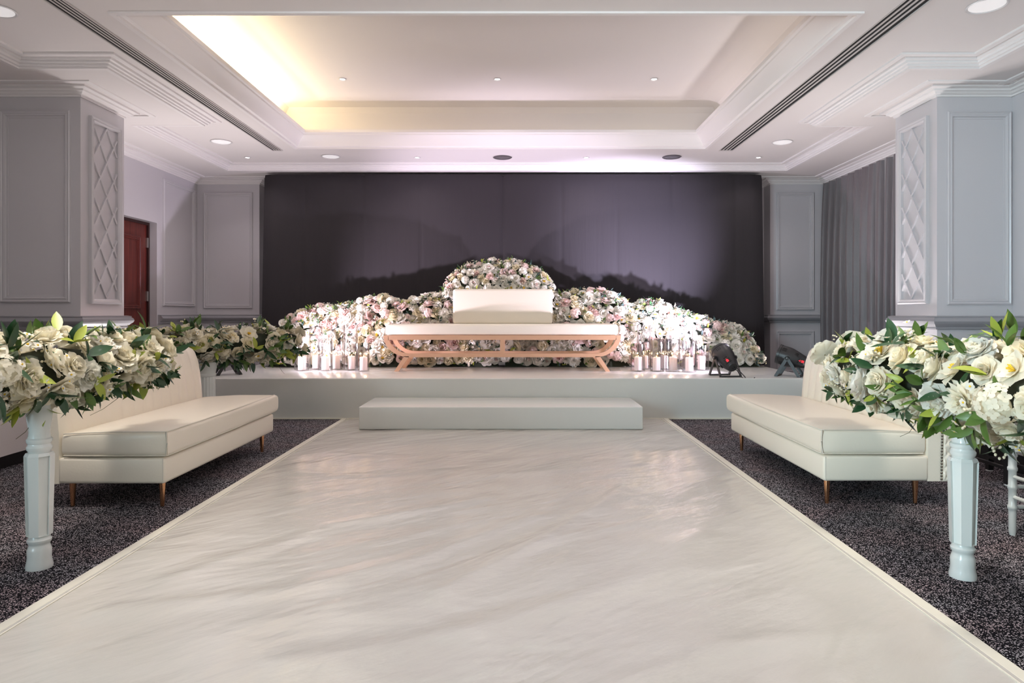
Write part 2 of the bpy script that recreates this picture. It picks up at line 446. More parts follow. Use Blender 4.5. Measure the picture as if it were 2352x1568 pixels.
# big square columns with lattice panels on the inner face
def column(x0, x1, side, label):
    root = bpy.data.objects.new('column', None); COL.objects.link(root)
    Y0, Y1 = 5.945, 6.60
    xf = x1 if side > 0 else x0
    root.location = ((x0+x1)/2, (Y0+Y1)/2, 0)
    struct(root, label)
    off = Matrix.Translation(-root.location)
    def fin(mb, name, mt, sm):
        mb.v = [tuple(off @ Vector(p)) for p in mb.v]
        return struct(mb.build(name, mt, root, sm))
    s = MB().box(x0, x1, Y0, Y1, 0, ZL+0.01)
    fx = fxp(xf) if side > 0 else fxm(xf)
    if side > 0: panel(s, fy(Y0), x1-0.70, x1-0.085, 1.19, 2.88); panel(s, fy(Y0), x1-0.70, x1-0.085, 0.2, 0.84)
    else: panel(s, fy(Y0), x0+0.085, x1-0.085, 1.17, 2.87); panel(s, fy(Y0), x0+0.085, x1-0.085, 0.2, 0.84)
    fin(s, 'shaft', 'wall_paint', 25)
    g = MB()
    u0, u1, v0, v1 = 6.055, 6.515, 1.18, 2.87
    panel(g, fx, u0, u1, v0, v1, [(0.0, -0.002), (0.0, 0.03), (0.012, 0.036), (0.022, 0.03), (0.034, 0.032), (0.046, 0.022), (0.05, -0.002)])
    a0, a1, b0, b1 = u0+0.05, u1-0.05, v0+0.05, v1-0.05
    W = a1-a0; dw = W/1.75; dh = (b1-b0)/5.0
    def strip(p, q, hh):
        d = Vector((q[0]-p[0], q[1]-p[1])); d.normalize(); n = Vector((-d.y, d.x))*0.008
        pts = [(p[0]+n.x, p[1]+n.y), (q[0]+n.x, q[1]+n.y), (q[0]-n.x, q[1]-n.y), (p[0]-n.x, p[1]-n.y)]
        v = [fx(a, b, 0.0) for a, b in pts]+[fx(a, b, hh) for a, b in pts]
        g.add(v, [(4, 5, 6, 7), (0, 1, 5, 4), (1, 2, 6, 5), (2, 3, 7, 6), (3, 0, 4, 7)])
    sl = dh/dw
    for sg in (1, -1):
        k = -14
        while k < 15:
            # line v = c + sg*sl*(u-a0) clipped to the frame
            cc = b0 + k*dh + (0 if sg > 0 else 0)
            ua, ub = a0, a1
            if sg > 0:
                ua = max(ua, a0+(b0-cc)/sl); ub = min(ub, a0+(b1-cc)/sl)
            else:
                ua = max(ua, a0+(cc-b1)/sl); ub = min(ub, a0+(cc-b0)/sl)
            if ub-ua > 0.01:
                strip((ua, cc+sg*sl*(ua-a0)), (ub, cc+sg*sl*(ub-a0)), 0.016 if sg > 0 else 0.0145)
            k += 1
    fin(g, 'lattice_panel', 'wall_paint', 25)
    path = [(x0, Y0), (x1, Y0), (x1, Y1), (x0, Y1)] if side > 0 else [(x1, Y1), (x0, Y1), (x0, Y0), (x1, Y0)]
    fin(trims(MB(), path, [corn, lip]), 'cornice', 'cornice_paint', 25)
    fin(trims(MB(), path, [rail]), 'chair_rail', 'rail_paint', 35)
    fin(trims(MB(), path, [base]), 'baseboard', 'rail_paint', None)
column(-4.77, -3.86, 1, 'square panelled column beside the red door')
column(3.687, 4.42, -1, 'square panelled column beside the grey curtain')

# door in the left wall
d = bpy.data.objects.new('door_1', None); COL.objects.link(d); d.location = (-4.87, 8.415, 0); struct(d, 'dark red mahogany door in a recess')
df = MB(); X = -0.02
df.box(X, X+0.035, -0.465, -0.43, 0, 2.28); df.box(X, X+0.035, 0.43, 0.465, 0, 2.28); df.box(X, X+0.035, -0.43, 0.43, 2.245, 2.28)
struct(df.build('door_frame', 'frame_dark', d))
dl = MB().box(X-0.03, X+0.012, -0.43, 0.43, 0.01, 2.245)
for (a, b_) in ((1.15, 2.08), (0.2, 0.95)):
    panel(dl, lambda u, v, h: (X+0.012+h, u, v), -0.30, 0.27, a, b_)
struct(dl.build('door_leaf', 'mahogany', d, 25))
for z in (0.25, 1.25, 1.95):
    struct(MB().box(X+0.01, X+0.040, 0.405, 0.432, z, z+0.13, bev=0.003).build('hinge', 'steel', d))

# ---------------------------------------------------------------- ceiling fittings
def vent(x0, x1, label):
    t = thing('air_vent', ((x0+x1)/2, 4.8, ZC), label, 'air vent', 'linear air vents in the ceiling')
    W = x1-x0; y0, y1 = -3.8, 3.76
    MB().box(-W/2, W/2, y0, y1, -0.004, -0.001).build('slot_backing', 'dark_slot', t)
    f = MB(); f.box(-W/2-0.008, -W/2+0.002, y0-0.01, y1+0.01, -0.012, -0.001); f.box(W/2-0.002, W/2+0.008, y0-0.01, y1+0.01, -0.012, -0.001)
    f.box(-W/2, W/2, y1-0.012, y1+0.012, -0.012, -0.001)
    f.build('vent_frame', 'vent_metal', t)
    for k in range(3):
        xc = -W/2 + W*(k+1)/4
        MB().box(xc-W*0.055, xc+W*0.055, y0, y1, -0.006, -0.002).build('fin', 'vent_metal', t)
vent(-3.118, -3.0, 'long black slotted air vent on the side of the red door')
vent(2.548, 2.71, 'long black slotted air vent on the side of the grey curtain')

def downlight(x, y, z, r, kind, label, group):
    t = thing('recessed_downlight', (x, y, z), label, 'ceiling light', group)
    MB().lathe([(r, 0.0), (r+0.006, -0.006), (r-0.004, -0.010), (r-0.012, -0.004), (r-0.012, 0.0)], 32, cap=False).build('trim_ring', 'lamp_trim' if kind != 'dark' else 'lamp_off', t, 30)
    mt = {'soft': 'lamp_soft', 'dark': 'lamp_off', 'spot': 'lamp_glow'}[kind]
    MB().lathe([(r-0.012, -0.0035), (r*0.6, -0.0025), (0.002, -0.002)], 32).build('lens', mt, t, 30)
    return t
BIG = 'large recessed downlights'
SMALL = 'small bright ceiling spotlights'
for (x, y, k, l) in ((-3.587, 8.14, 'soft', 'large white downlight outside the back end of the vent nearer the red door'),
                     (3.19, 8.16, 'soft', 'large white downlight outside the back end of the vent nearer the grey curtain'),
                     (3.145, 4.53, 'soft', 'largest white downlight, over the front of the pale blue column'),
                     (-3.565, 4.6, 'soft', 'large white downlight cut by the frame in the top left corner'),
                     (-2.478, 8.91, 'soft', 'pale downlight over the backdrop, first from the red door side'),
                     (-0.214, 8.96, 'dark', 'dark unlit downlight over the centre of the backdrop'),
                     (2.03, 8.94, 'dark', 'dark unlit downlight over the curtain side of the backdrop')):
    downlight(x, y, ZC, 0.12, k, l, BIG)
SP = [(-3.60, 8.96, ZC, 'small spotlight in the back corner nearest the red door'), (-1.347, 8.96, ZC, 'small spotlight over the backdrop between the pale and the central dark downlight'),
      (0.90, 8.96, ZC, 'small spotlight over the backdrop between the two dark downlights'), (3.185, 8.96, ZC, 'small spotlight in the back corner nearest the grey curtain'),
      (-1.99, 7.62, ZD, 'small spotlight in the ceiling tray, on its yellow lit side'), (-0.24, 7.62, ZD, 'small spotlight in the centre of the ceiling tray'),
      (1.53, 7.62, ZD, 'small spotlight in the ceiling tray, on its pinkish side')]
for (x, y, z, l) in SP:
    downlight(x, y, z, 0.04, 'spot', l, SMALL)
    area('spotlight_lamp', (x, y, z-0.014), (0, 0, -1), 0.06, 0.06, 4, (1.0, 0.9, 0.9), 'DISK', 2.2)
for (x, y) in ((-3.587, 8.14), (3.19, 8.16), (3.145, 4.53), (-3.565, 4.6), (-2.478, 8.91)):
    area('downlight_lamp', (x, y, ZC-0.014), (0, 0, -1), 0.2, 0.2, 2.5, (1.0, 0.90, 0.92), 'DISK', 2.6)
for (x, y) in ((3.145, 1.2), (-3.565, 1.2), (-1.9, 2.6), (1.5, 2.6), (-0.2, 2.6), (-0.2, 0.2), (-1.9, 0.2), (1.5, 0.2)):
    area('downlight_lamp', (x, y, ZC-0.014), (0, 0, -1), 0.2, 0.2, 2.5, (1.0, 0.92, 0.92), 'DISK', 2.6)
for (x, y) in ((-2.1, 2.9), (1.9, 2.75)):  # fill added above the garlands to brighten them, no fixture there
    area('garland_fill_lamp', (x, y, ZC-0.014), (0, 0.05, -1), 0.36, 0.36, 11, (1.0, 0.95, 0.86), 'DISK', 1.3)
for (x, y) in ((-1.99, 5.4), (-0.24, 5.4), (1.53, 5.4)):
    area('spotlight_lamp', (x, y, ZD-0.014), (0, 0, -1), 0.06, 0.06, 4, (1.0, 0.9, 0.9), 'DISK', 2.2)

# ---------------------------------------------------------------- runway, stage, step
def ridge(x, y, pts, h, wd):
    best = 9
    p = Vector((x, y)); 
    for a, b_ in zip(pts[:-1], pts[1:]):
        a = Vector(a); b_ = Vector(b_); t = max(0, min(1, (p-a).dot(b_-a)/(b_-a).length_squared))
        best = min(best, (p-(a+(b_-a)*t)).length)
    return h*math.exp(-(best/wd)**2)
RX0, RX1 = -1.79, 1.51
rd = [([(0.66, 4.2), (0.40, 3.72), (0.12, 3.27), (-0.08, 2.95), (-0.30, 2.60)], 0.016, 0.045),
      ([(-0.15, 3.98), (-0.55, 3.70), (-0.95, 3.45), (-1.42, 2.74)], 0.012, 0.055),
      ([(-1.5, 2.45), (-0.9, 2.65), (-0.5, 2.95), (0.1, 3.62)], 0.010, 0.06),
      ([(-0.7, 2.1), (-0.2, 2.3), (0.5, 2.75), (0.9, 3.3)], 0.010, 0.07),
      ([(-1.6, 4.6), (-1.1, 4.5), (-0.5, 4.65)], 0.008, 0.05), ([(-1.4, 5.2), (-0.9, 5.1), (-0.3, 5.25)], 0.007, 0.05),
      ([(0.9, 4.9), (0.4, 4.7), (-0.2, 4.5)], 0.007, 0.05), ([(1.2, 2.3), (0.7, 2.2), (0.2, 1.9)], 0.009, 0.06)]
rw = thing('aisle_runway', (0, 0, 0), 'wide pearl white vinyl runway leading to the stage over the black carpet', 'runway')
v = []; f = []; nx, ny = 84, 150
for j in range(ny+1):
    for i in range(nx+1):
        x = RX0+(RX1-RX0)*i/nx; y = 0.3+(6.975-0.3)*j/ny
        e = min(1, min(x-RX0, RX1-x)/0.25); e = e*e*(3-2*e)
        z = 0.006+e*0.006*(noise.noise((x*1.1+y*0.5, y*1.6-x*0.5, 3))+0.6*noise.noise((x*2.2+y*1.5, y*4.2-x*1.6, 9))+0.8)
        z += e*sum(ridge(x, y, p, h, wd) for p, h, wd in rd)
        if y > 6.3: z = z*max(0, (6.6-y)/0.3)+0.006*min(1, (y-6.3)/0.3) if y < 6.6 else 0.006
        v.append((x, y, z))
for j in range(ny):
    for i in range(nx):
        a = j*(nx+1)+i
        f.append((a, a+1, a+nx+2, a+nx+1))
MB().add(v, f).build('vinyl_sheet', 'runway_vinyl', rw, 60)
for (a, b_) in ((RX0-0.035, RX0+0.012), (RX1-0.012, RX1+0.035)):
    MB().box(a, b_, 0.3, 6.975, 0.0, 0.007, bev=0.002).build('edge_hem', 'hem_vinyl', rw)
for (a, b_) in ((RX0+0.03, RX0+0.036), (RX1-0.036, RX1-0.03)):
    MB().box(a, b_, 0.3, 6.975, 0.004, 0.0095).build('stitch_line', 'hem_vinyl', rw)

SX0, SX1, SY0, SY1, SZ = -3.42, 3.12, 7.0, 9.35, 0.42
st = thing('stage', (-0.15, 8.2, 0), 'low wide stage wrapped in glossy pale grey vinyl in front of the dark backdrop', 'stage')
MB().box(SX0+0.15, SX1+0.15, SY0-8.2, SY1-8.2, 0.0, SZ, bev=0.012, seg=3).build('platform', 'stage_vinyl', st, 40)
MB().box(SX0+0.15, SX1+0.15, SY0-8.2-0.03, SY0-8.2+0.01, 0.0, 0.008).build('bottom_hem', 'hem_vinyl', st)
tag(MB().box(-1.49, 1.16, 6.28, 6.985, 0.012, 0.225, bev=0.012, seg=3).build('stage_step', 'stage_vinyl', None, 40), 'low broad step wrapped in glossy pale vinyl at the front of the stage', 'step')

# ---------------------------------------------------------------- backdrop and window curtain
BY = 9.45
def backdrop():
    t = thing('backdrop_drape', (-0.08, BY, 0), 'large dark purple grey fabric backdrop hanging behind the flowers and the bench', 'backdrop')
    x0, x1 = -3.58, 3.43; seams = [(700, .0), (835, 0), (966, 0), (1155, 1), (1290, 0), (1418, 0), (1545, 0), (1690, 0)]
    sx = [((p-1191)*BY/1550, k) for p, k in seams]
    def sheet(xa, xb, name):
        v = []; f = []; n = int((xb-xa)/0.025); nz = 40
        for i in range(n+1):
            x = xa+(xb-xa)*i/n
            for j in range(nz+1):
                z = 0.36+(3.045-0.36)*j/nz
                low = 1-j/nz
                y = BY+0.012*noise.noise((x*1.4, z*0.35, 2))*(0.3+low)+0.004*noise.noise((x*7, z*1.1, 5))
                for s, k in sx:
                    dd = x-s-0.03*low*noise.noise((s*3, z*0.4, 1))
                    y += (0.016 if k == 0 else 0.03)*math.exp(-(dd/(0.016 if k == 0 else 0.028))**2)*(0.5+0.5*abs(noise.noise((s*5, z*0.9, 7)))*2)
                xe = 0
                e = min(x-x0, x1-x)
                if e < 0.22:
                    y += 0.06*(1-e/0.22)**2
                xx = x+(-0.05*low if x < x0+0.25 else (0.04*low if x > x1-0.25 else 0))*(1-e/0.25)
                zz = z
                if j == nz: y += 0.03
                v.append((xx+0.08, y-BY, zz))
        for i in range(n):
            for j in range(nz):
                a = i*(nz+1)+j
                f.append((a, a+nz+1, a+nz+2, a+1))
        MB().add(v, f).build(name, 'backdrop_cloth', t, 60)
    sheet(x0, -0.215, 'fabric_panel'); sheet(-0.22, x1, 'fabric_panel')
    MB().tube([(-3.4, 0.04, 3.03), (3.4, 0.04, 3.03)], 0.012).build('top_rail', 'black_metal', t, 30)
backdrop()

def curtain():
    t = thing('window_curtain', (4.52, 8.3, 0), 'floor length grey satin curtain hanging in pleats between the pilaster and the right column', 'curtain')
    v = []; f = []; n = 420; nz = 24; y0, y1 = 6.62, 9.96
    random.seed(4)
    for i in range(n+1):
        y = y0+(y1-y0)*i/n
        for j in range(nz+1):
            z = 0.0+3.02*j/nz
            ph = y*2*PI/0.185+1.8*noise.noise((y*1.3, 0, 1))+0.5*noise.noise((y*2, z*0.5, 4))
            amp = 0.070+0.030*noise.noise((y*2.1, z*0.25, 3))
            tt = 1-0.55*(j/nz)**6
            x = 4.53+amp*tt*math.sin(ph)+0.012*math.sin(ph*2.1+1)+0.02*noise.noise((y*3, z*0.6, 8))
            v.append((x-4.52, y-8.3, z))
    for i in range(n):
        for j in range(nz):
            a = i*(nz+1)+j
            f.append((a, a+1, a+nz+2, a+nz+1))
    MB().add(v, f).build('pleated_fabric', 'drape', t, 80)
    MB().box(0.0, 0.06, -1.68, 1.66, 3.0, 3.03).build('curtain_track', 'lamp_trim', t)
curtain()

# ---------------------------------------------------------------- sofas
def sofa(x, y, sgn, label):
    # local d runs outwards from the runway side (sgn -1: towards -x)
    t = thing('lounge_sofa', (x, y, 0), label, 'sofa', 'white lounge sofas beside the runway')
    Lg = 1.72; B = lambda d: sgn*d
    b = MB().box(B(0.0), B(0.60), 0.0, Lg-0.04, 0.142, 0.288, bev=0.018, seg=3)
    bo = b.build('sofa_base', 'leather', t, 40)
    MB().tube([(B(0.012), 0.004, 0.15), (B(0.012), 0.004, 0.282)], 0.004).build('piping', 'leather_seam', bo, 40)
    # seat cushion, softly crowned
    bm = bmesh.new(); bmesh.ops.create_cube(bm, size=1.0)
    d0, d1, ya, yb, za, zb = -0.018, 0.588, 0.0, 1.76, 0.292, 0.438
    bmesh.ops.subdivide_edges(bm, edges=list(bm.edges), cuts=9, use_grid_fill=True)
    for p in bm.verts:
        q = p.co*2
        ex, ey, ez = q.x, q.y, q.z
        cr = (1-ex**4)*(1-ey**4)
        rx = 1-0.030*(abs(ez)**6)-0.02*abs(ey)**10; ry = 1-0.012*(abs(ez)**6)-0.012*abs(ex)**10
        far = 0.04*max(0, ey)**8*max(0, -ez*0+1)*abs(ez)**4
        dd = (d0+d1)/2+(d1-d0)/2*ex*rx; yy = (ya+yb)/2+(yb-ya)/2*ey*ry-far
        zz = (za+zb)/2+(zb-za)/2*ez+(0.012*cr if ez > 0.5 else 0)-(0.006*(1-cr)*abs(ez)**8*(1 if ez > 0 else -1))
        zz -= 0.018*max(0, (dd-0.3)/0.33) if ez > 0 else 0
        yy += -0.008*(1-ez*ez)*(1-ex*ex)*(1 if ey < -0.9 else 0)
        p.co = Vector((B(dd), yy, zz))
    cu = MB().bm(bm).build('seat_cushion', 'leather', t, 50)
    pp = MB()
    for z in (0.434, 0.300):
        pp.tube([(B(d0+0.02), 1.70, z), (B(d0+0.006), 0.9, z), (B(d0+0.008), 0.02, z), (B(d0+0.02), 0.004, z), (B(0.3), -0.002, z), (B(d1-0.02), 0.004, z-0.012 if z > 0.4 else z)], 0.0035, 6)
    pp.tube([(B(d0+0.014), 0.006, 0.30), (B(d0+0.008), 0.006, 0.37), (B(d0+0.014), 0.006, 0.434)], 0.004, 6)
    pp.build('piping', 'leather_seam', cu, 40)
    # channel-stitched back
    prof = [(0.655, 0.142), (0.645, 0.30), (0.645, 0.42), (0.655, 0.52), (0.668, 0.62), (0.684, 0.70), (0.700, 0.755), (0.718, 0.795), (0.742, 0.820), (0.770, 0.826), (0.794, 0.812), (0.806, 0.78), (0.800, 0.60), (0.780, 0.40), (0.765, 0.142)]
    n = 112; k = len(prof); v = []; f = []
    for i in range(n+1):
        yy = 0.006+(Lg-0.006)*i/n
        g = abs(math.sin(PI*yy/0.123))**0.35
        e = min(i, n-i)/3.0; ed = 1-min(1, e)
        for j, (d, z) in enumerate(prof):
            o = 0.012*(1-g) if 1 <= j <= 8 and 0.05 < yy < Lg-0.04 else 0
            if ed and 0 < j < k-1:
                d = d+(0.725-d)*0.16*ed; z = z-0.015*ed*(1 if z > 0.7 else 0)
            v.append((B(d+o-0.062), yy, z))
    for i in range(n):
        for j in range(k):
            j2 = (j+1) % k
            f.append((i*k+j, i*k+j2, (i+1)*k+j2, (i+1)*k+j))
    f.append(tuple(range(k))); f.append(tuple(n*k+j for j in range(k-1, -1, -1)))
    bk = MB().add(v, f).build('backrest', 'leather', t, 50)
    # quilted outer strip and nail trim on the near end
    q = MB(); v = []; f = []; nu, nv = 10, 60
    for i in range(nu+1):
        for j in range(nv+1):
            z = 0.145+0.60*j/nv; uu = i/nu
            d = 0.676+0.052*uu+0.018*(z-0.145)
            a = (uu*1.0+j/nv*9) % 1.0; c_ = (uu*1.0-j/nv*9) % 1.0
            h = 0.010*min(1, 5*min(a, 1-a, c_, 1-c_))
            if i in (0, nu) or j in (0, nv): h = 0
            v.append((B(d), -0.003-h, z))
    for i in range(nu):
        for j in range(nv):
            a = i*(nv+1)+j; f.append((a, a+1, a+nv+2, a+nv+1))
    MB().add(v, f).build('quilted_panel', 'leather', bk, 60)
    nl = MB()
    for j in range(34):
        z = 0.155+0.0175*j
        nl.lathe([(0.0065, 0), (0.0055, 0.003), (0.003, 0.005), (0.0005, 0.0056)], 8, M=Matrix.Translation((B(0.668+0.018*(z-0.145)), 0.001, z)) @ Matrix.Rotation(PI/2, 4, 'X'))
    nl.build('nailhead_trim', 'nail', bk, 60)
    for (d, yy) in ((0.05, 0.07), (0.56, 0.07), (0.05, Lg-0.16), (0.56, Lg-0.16)):
        MB().lathe([(0.010, 0.0), (0.0115, 0.02), (0.018, 0.145)], 16, M=Matrix.Translation((B(d), yy, 0.0))).build('leg', 'brass_leg', t, 40)
sofa(-1.977, 3.77, -1, 'white leather sofa on slim gold legs on the red door side of the runway')
sofa(1.732, 3.83, 1, 'white leather sofa on slim gold legs on the grey curtain side of the runway')

# ---------------------------------------------------------------- bench on the stage
def bench():
    t = thing('curved_bench', (-0.19, 8.08, SZ), 'long white padded bench on a curved rose gold frame at the centre of the stage', 'bench')
    HW = 1.375
    def arc(cx, cz, rx, rz, a0, a1, n=14):
        return [(cx+rx*math.cos(a0+(a1-a0)*k/n), cz+rz*math.sin(a0+(a1-a0)*k/n)) for k in range(n+1)]
    for s in (-0.25, 0.25):
        fr = MB()
        y0, y1 = s-0.022, s+0.022
        zt, zb = 0.417, 0.165
        fr.box(-HW+0.054, HW-0.054, y0, y1, zt-0.052, zt)
        for sg in (-1, 1):
            outer = arc(sg*(HW-0.30), zt, 0.30, zt-zb, 0, -PI/2); outer = [(sg*abs(x) if False else (sg*(HW-0.30)+sg*(x-sg*(HW-0.30))), z) for x, z in outer]
            inner = arc(sg*(HW-0.30), zt, 0.245, zt-zb-0.042, 0, -PI/2); inner = [((sg*(HW-0.30)+sg*(x-sg*(HW-0.30))), z) for x, z in inner]
            for a in range(len(outer)-1):
                fr.prism([outer[a], outer[a+1], inner[a+1], inner[a]], 'y', y0, y1)
        fr.box(-(HW-0.30), HW-0.30, y0, y1, zb, zb+0.042)
        fo = fr.build('side_frame', 'rose_gold', t)
        MB().box(-0.024, 0.024, y0+0.002, y1-0.002, zb+0.04, zt-0.05).build('centre_post', 'rose_gold', fo)
        for sg in (-1, 1):
            lg = [(sg*(HW-0.30), zb+0.01), (sg*(HW-0.24), zb+0.01), (sg*(HW-0.125), 0.0), (sg*(HW-0.175), 0.0)]
            MB().prism(lg, 'y', y0, y1).build('leg', 'rose_gold', fo)
    MB().box(-HW+0.02, HW-0.03, -0.27, 0.27, 0.42, 0.548, bev=0.035, seg=4).build('seat_pad', 'leather', t, 50)
    MB().box(-0.60, 0.60, 0.02, 0.24, 0.545, 0.965, bev=0.03, seg=4).build('backrest_block', 'leather', t, 50)
bench()

# ---------------------------------------------------------------- pedestals
def post(x, y, label, turn):
    t = thing('turned_post', (x, y, 0), label, 'post', 'turned white posts carrying flowers')
    lo = [(0.050, 0.0), (0.051, 0.012), (0.047, 0.03), (0.045, 0.05), (0.046, 0.078), (0.043, 0.088), (0.039, 0.10), (0.040, 0.108), (0.045, 0.114), (0.046, 0.124), (0.041, 0.130), (0.039, 0.142)]
    MB().lathe(lo, 32).build('foot', 'white_gloss', t, 35)
    bm = bmesh.new()
    vs = []
    for (r, z) in ((0.0445, 0.142), (0.052, 0.485), (0.046, 0.498)):
        vs.append([bm.verts.new((r*math.cos(2*PI*(k+0.5)/8)/math.cos(PI/8), r*math.sin(2*PI*(k+0.5)/8)/math.cos(PI/8), z)) for k in range(8)])
    sides = []
    for j in range(2):
        for k in range(8):
            fc = bm.faces.new((vs[j][k], vs[j][(k+1) % 8], vs[j+1][(k+1) % 8], vs[j+1][k]))
            if j == 0: sides.append(fc)
    bm.faces.new(vs[0][::-1]); bm.faces.new(vs[2])
    r1 = bmesh.ops.inset_individual(bm, faces=sides[1::2], thickness=0.013, depth=0)
    bmesh.ops.inset_individual(bm, faces=sides[1::2], thickness=0.003, depth=-0.010)
    MB().bm(bm, 0, Matrix.Rotation(turn, 4, 'Z')).build('fluted_shaft', 'white_gloss', t)
    up = [(0.040, 0.498), (0.042, 0.505), (0.047, 0.512), (0.048, 0.522), (0.043, 0.530), (0.042, 0.536), (0.048, 0.545), (0.048, 0.556), (0.042, 0.562), (0.039, 0.585), (0.042, 0.612), (0.047, 0.64), (0.0485, 0.66), (0.046, 0.676), (0.041, 0.684), (0.041, 0.715), (0.048, 0.722), (0.048, 0.745)]
    MB().lathe(up, 32).build('turned_neck', 'white_gloss', t, 35)
post(-2.07, 2.915, 'slim turned white post under a garland, before the sofa nearer the door', -0.62)
post(1.85, 2.81, 'slim turned white post under a garland, before the sofa nearer the curtain', 0.5)
t = thing('column_pedestal', (-2.78, 5.98, 0), 'stout round white pedestal with flared top behind the sofa on the red door side', 'pedestal')
MB().lathe([(0.13, 0), (0.13, 0.04), (0.115, 0.05), (0.12, 0.075), (0.10, 0.09)], 40).build('plinth', 'white_gloss', t, 35)
v = []; f = []
fl = MB()
prof = [(0.093, 0.09), (0.090, 0.3), (0.087, 0.54)]
n = 96
for (r, z) in prof:
    for k in range(n):
        rr = r-0.005*abs(math.sin(k*PI*20/n*1.0))
        v.append((rr*math.cos(2*PI*k/n), rr*math.sin(2*PI*k/n), z))
for j in range(2):
    for k in range(n):
        f.append((j*n+k, j*n+(k+1) % n, (j+1)*n+(k+1) % n, (j+1)*n+k))
MB().add(v, f).build('fluted_shaft', 'white_gloss', t, 50)
MB().lathe([(0.086, 0.535), (0.092, 0.545), (0.092, 0.56), (0.088, 0.565), (0.094, 0.60), (0.108, 0.632), (0.110, 0.66), (0.10, 0.668)], 40).build('capital', 'white_gloss', t, 35)

# ---------------------------------------------------------------- side tables and chair
def table(x0, x1, y0, y1, top, hem, label, seed):
    t = thing('draped_table', ((x0+x1)/2, (y0+y1)/2, 0), label, 'table', 'draped tables at the sides of the room')
    a, b_ = (x1-x0)/2, (y1-y0)/2
    MB().box(-a+0.02, a-0.02, -b_+0.02, b_-0.02, top-0.035, top-0.006).build('table_top', 'black_metal', t)
    for sx in (-1, 1):
        for sy in (-1, 1):
            MB().box(sx*(a-0.07)-0.02, sx*(a-0.07)+0.02, sy*(b_-0.12)-0.02, sy*(b_-0.12)+0.02, 0, top-0.03).build('leg', 'black_metal', t)
    MB().box(-a+0.035, a-0.035, -b_+0.05, b_-0.05, 0.0, hem+0.25).build('dark_skirt', 'black_metal', t)
    return t, a, b_
def drape(x0, x1, y0, y1, top, hem, label, seed):
    # cloth: top sheet and a softly waving skirt, one mesh
    cx, cy = (x0+x1)/2, (y0+y1)/2; a, b_ = (x1-x0)/2, (y1-y0)/2
    per = []
    st_ = 0.03
    def run(p, q):
        L_ = math.hypot(q[0]-p[0], q[1]-p[1]); n = int(L_/st_)
        return [(p[0]+(q[0]-p[0])*k/n, p[1]+(q[1]-p[1])*k/n) for k in range(n)]
    cs = [(-a, -b_), (a, -b_), (a, b_), (-a, b_)]
    for i in range(4): per += run(cs[i], cs[(i+1) % 4])
    v = []; f = []; n = len(per); nz = 14
    for j in range(nz+1):
        fr = j/nz
        for (x, y) in per:
            nx = (1 if x >= a-1e-6 else -1 if x <= -a+1e-6 else 0); ny_ = (1 if y >= b_-1e-6 else -1 if y <= -b_+1e-6 else 0)
            o = fr*(0.012+0.016*noise.noise((x*3+seed, y*3, 0)))+0.004*noise.noise((x*6, y*6, fr*5+seed))*min(1, fr*4)
            z = top-(top-hem)*fr+0.006*fr*noise.noise((x*2, y*2, seed+3))
            v.append((cx+x+nx*o, cy+y+ny_*o, z))
    for j in range(nz):
        for k in range(n):
            f.append((j*n+k, (j+1)*n+k, (j+1)*n+(k+1) % n, j*n+(k+1) % n))
    f.append(tuple(range(n)))
    tag(MB().add(v, f).build('tablecloth', 'cloth', None, 45), label, 'tablecloth', 'white tablecloths on the side tables')
table(-4.35, -3.615, 3.3, 5.2, 0.905, 0.10, 'dark table under a white cloth in front of the column by the red door', 1)
drape(-4.37, -3.60, 3.28, 5.22, 0.912, 0.10, 'white cloth draped over the table in front of the column by the red door', 2.0)
table(3.405, 4.20, 3.5, 5.55, 0.85, 0.14, 'black framed table under a white cloth in front of the pale blue column', 3)
drape(3.39, 4.22, 3.48, 5.57, 0.857, 0.14, 'white cloth draped over the table in front of the pale blue column', 5.0)
def stand():
    t = thing('metal_stand', (3.20, 4.50, 0), 'low black metal stand on the carpet between the white post and the cloth covered table', 'stand')
    for sx in (-0.08, 0.08):
        for sy in (-0.2, 0.2):
            MB().box(sx-0.018, sx+0.018, sy-0.018, sy+0.018, 0.008, 0.32).build('leg', 'black_metal', t)
            MB().lathe([(0.022, 0), (0.022, 0.006), (0.014, 0.009)], 12, M=Matrix.Translation((sx, sy, 0))).build('foot_pad', 'lamp_trim', t, 30)
    m_ = MB().box(-0.08, 0.08, -0.2, 0.2, 0.30, 0.32); m_.build('top_plate', 'black_metal', t)
    MB().box(-0.075, -0.055, -0.2, 0.2, 0.09, 0.11).build('stretcher', 'black_metal', t)
    MB().box(0.055, 0.075, -0.2, 0.2, 0.09, 0.11).build('stretcher', 'black_metal', t)
stand()
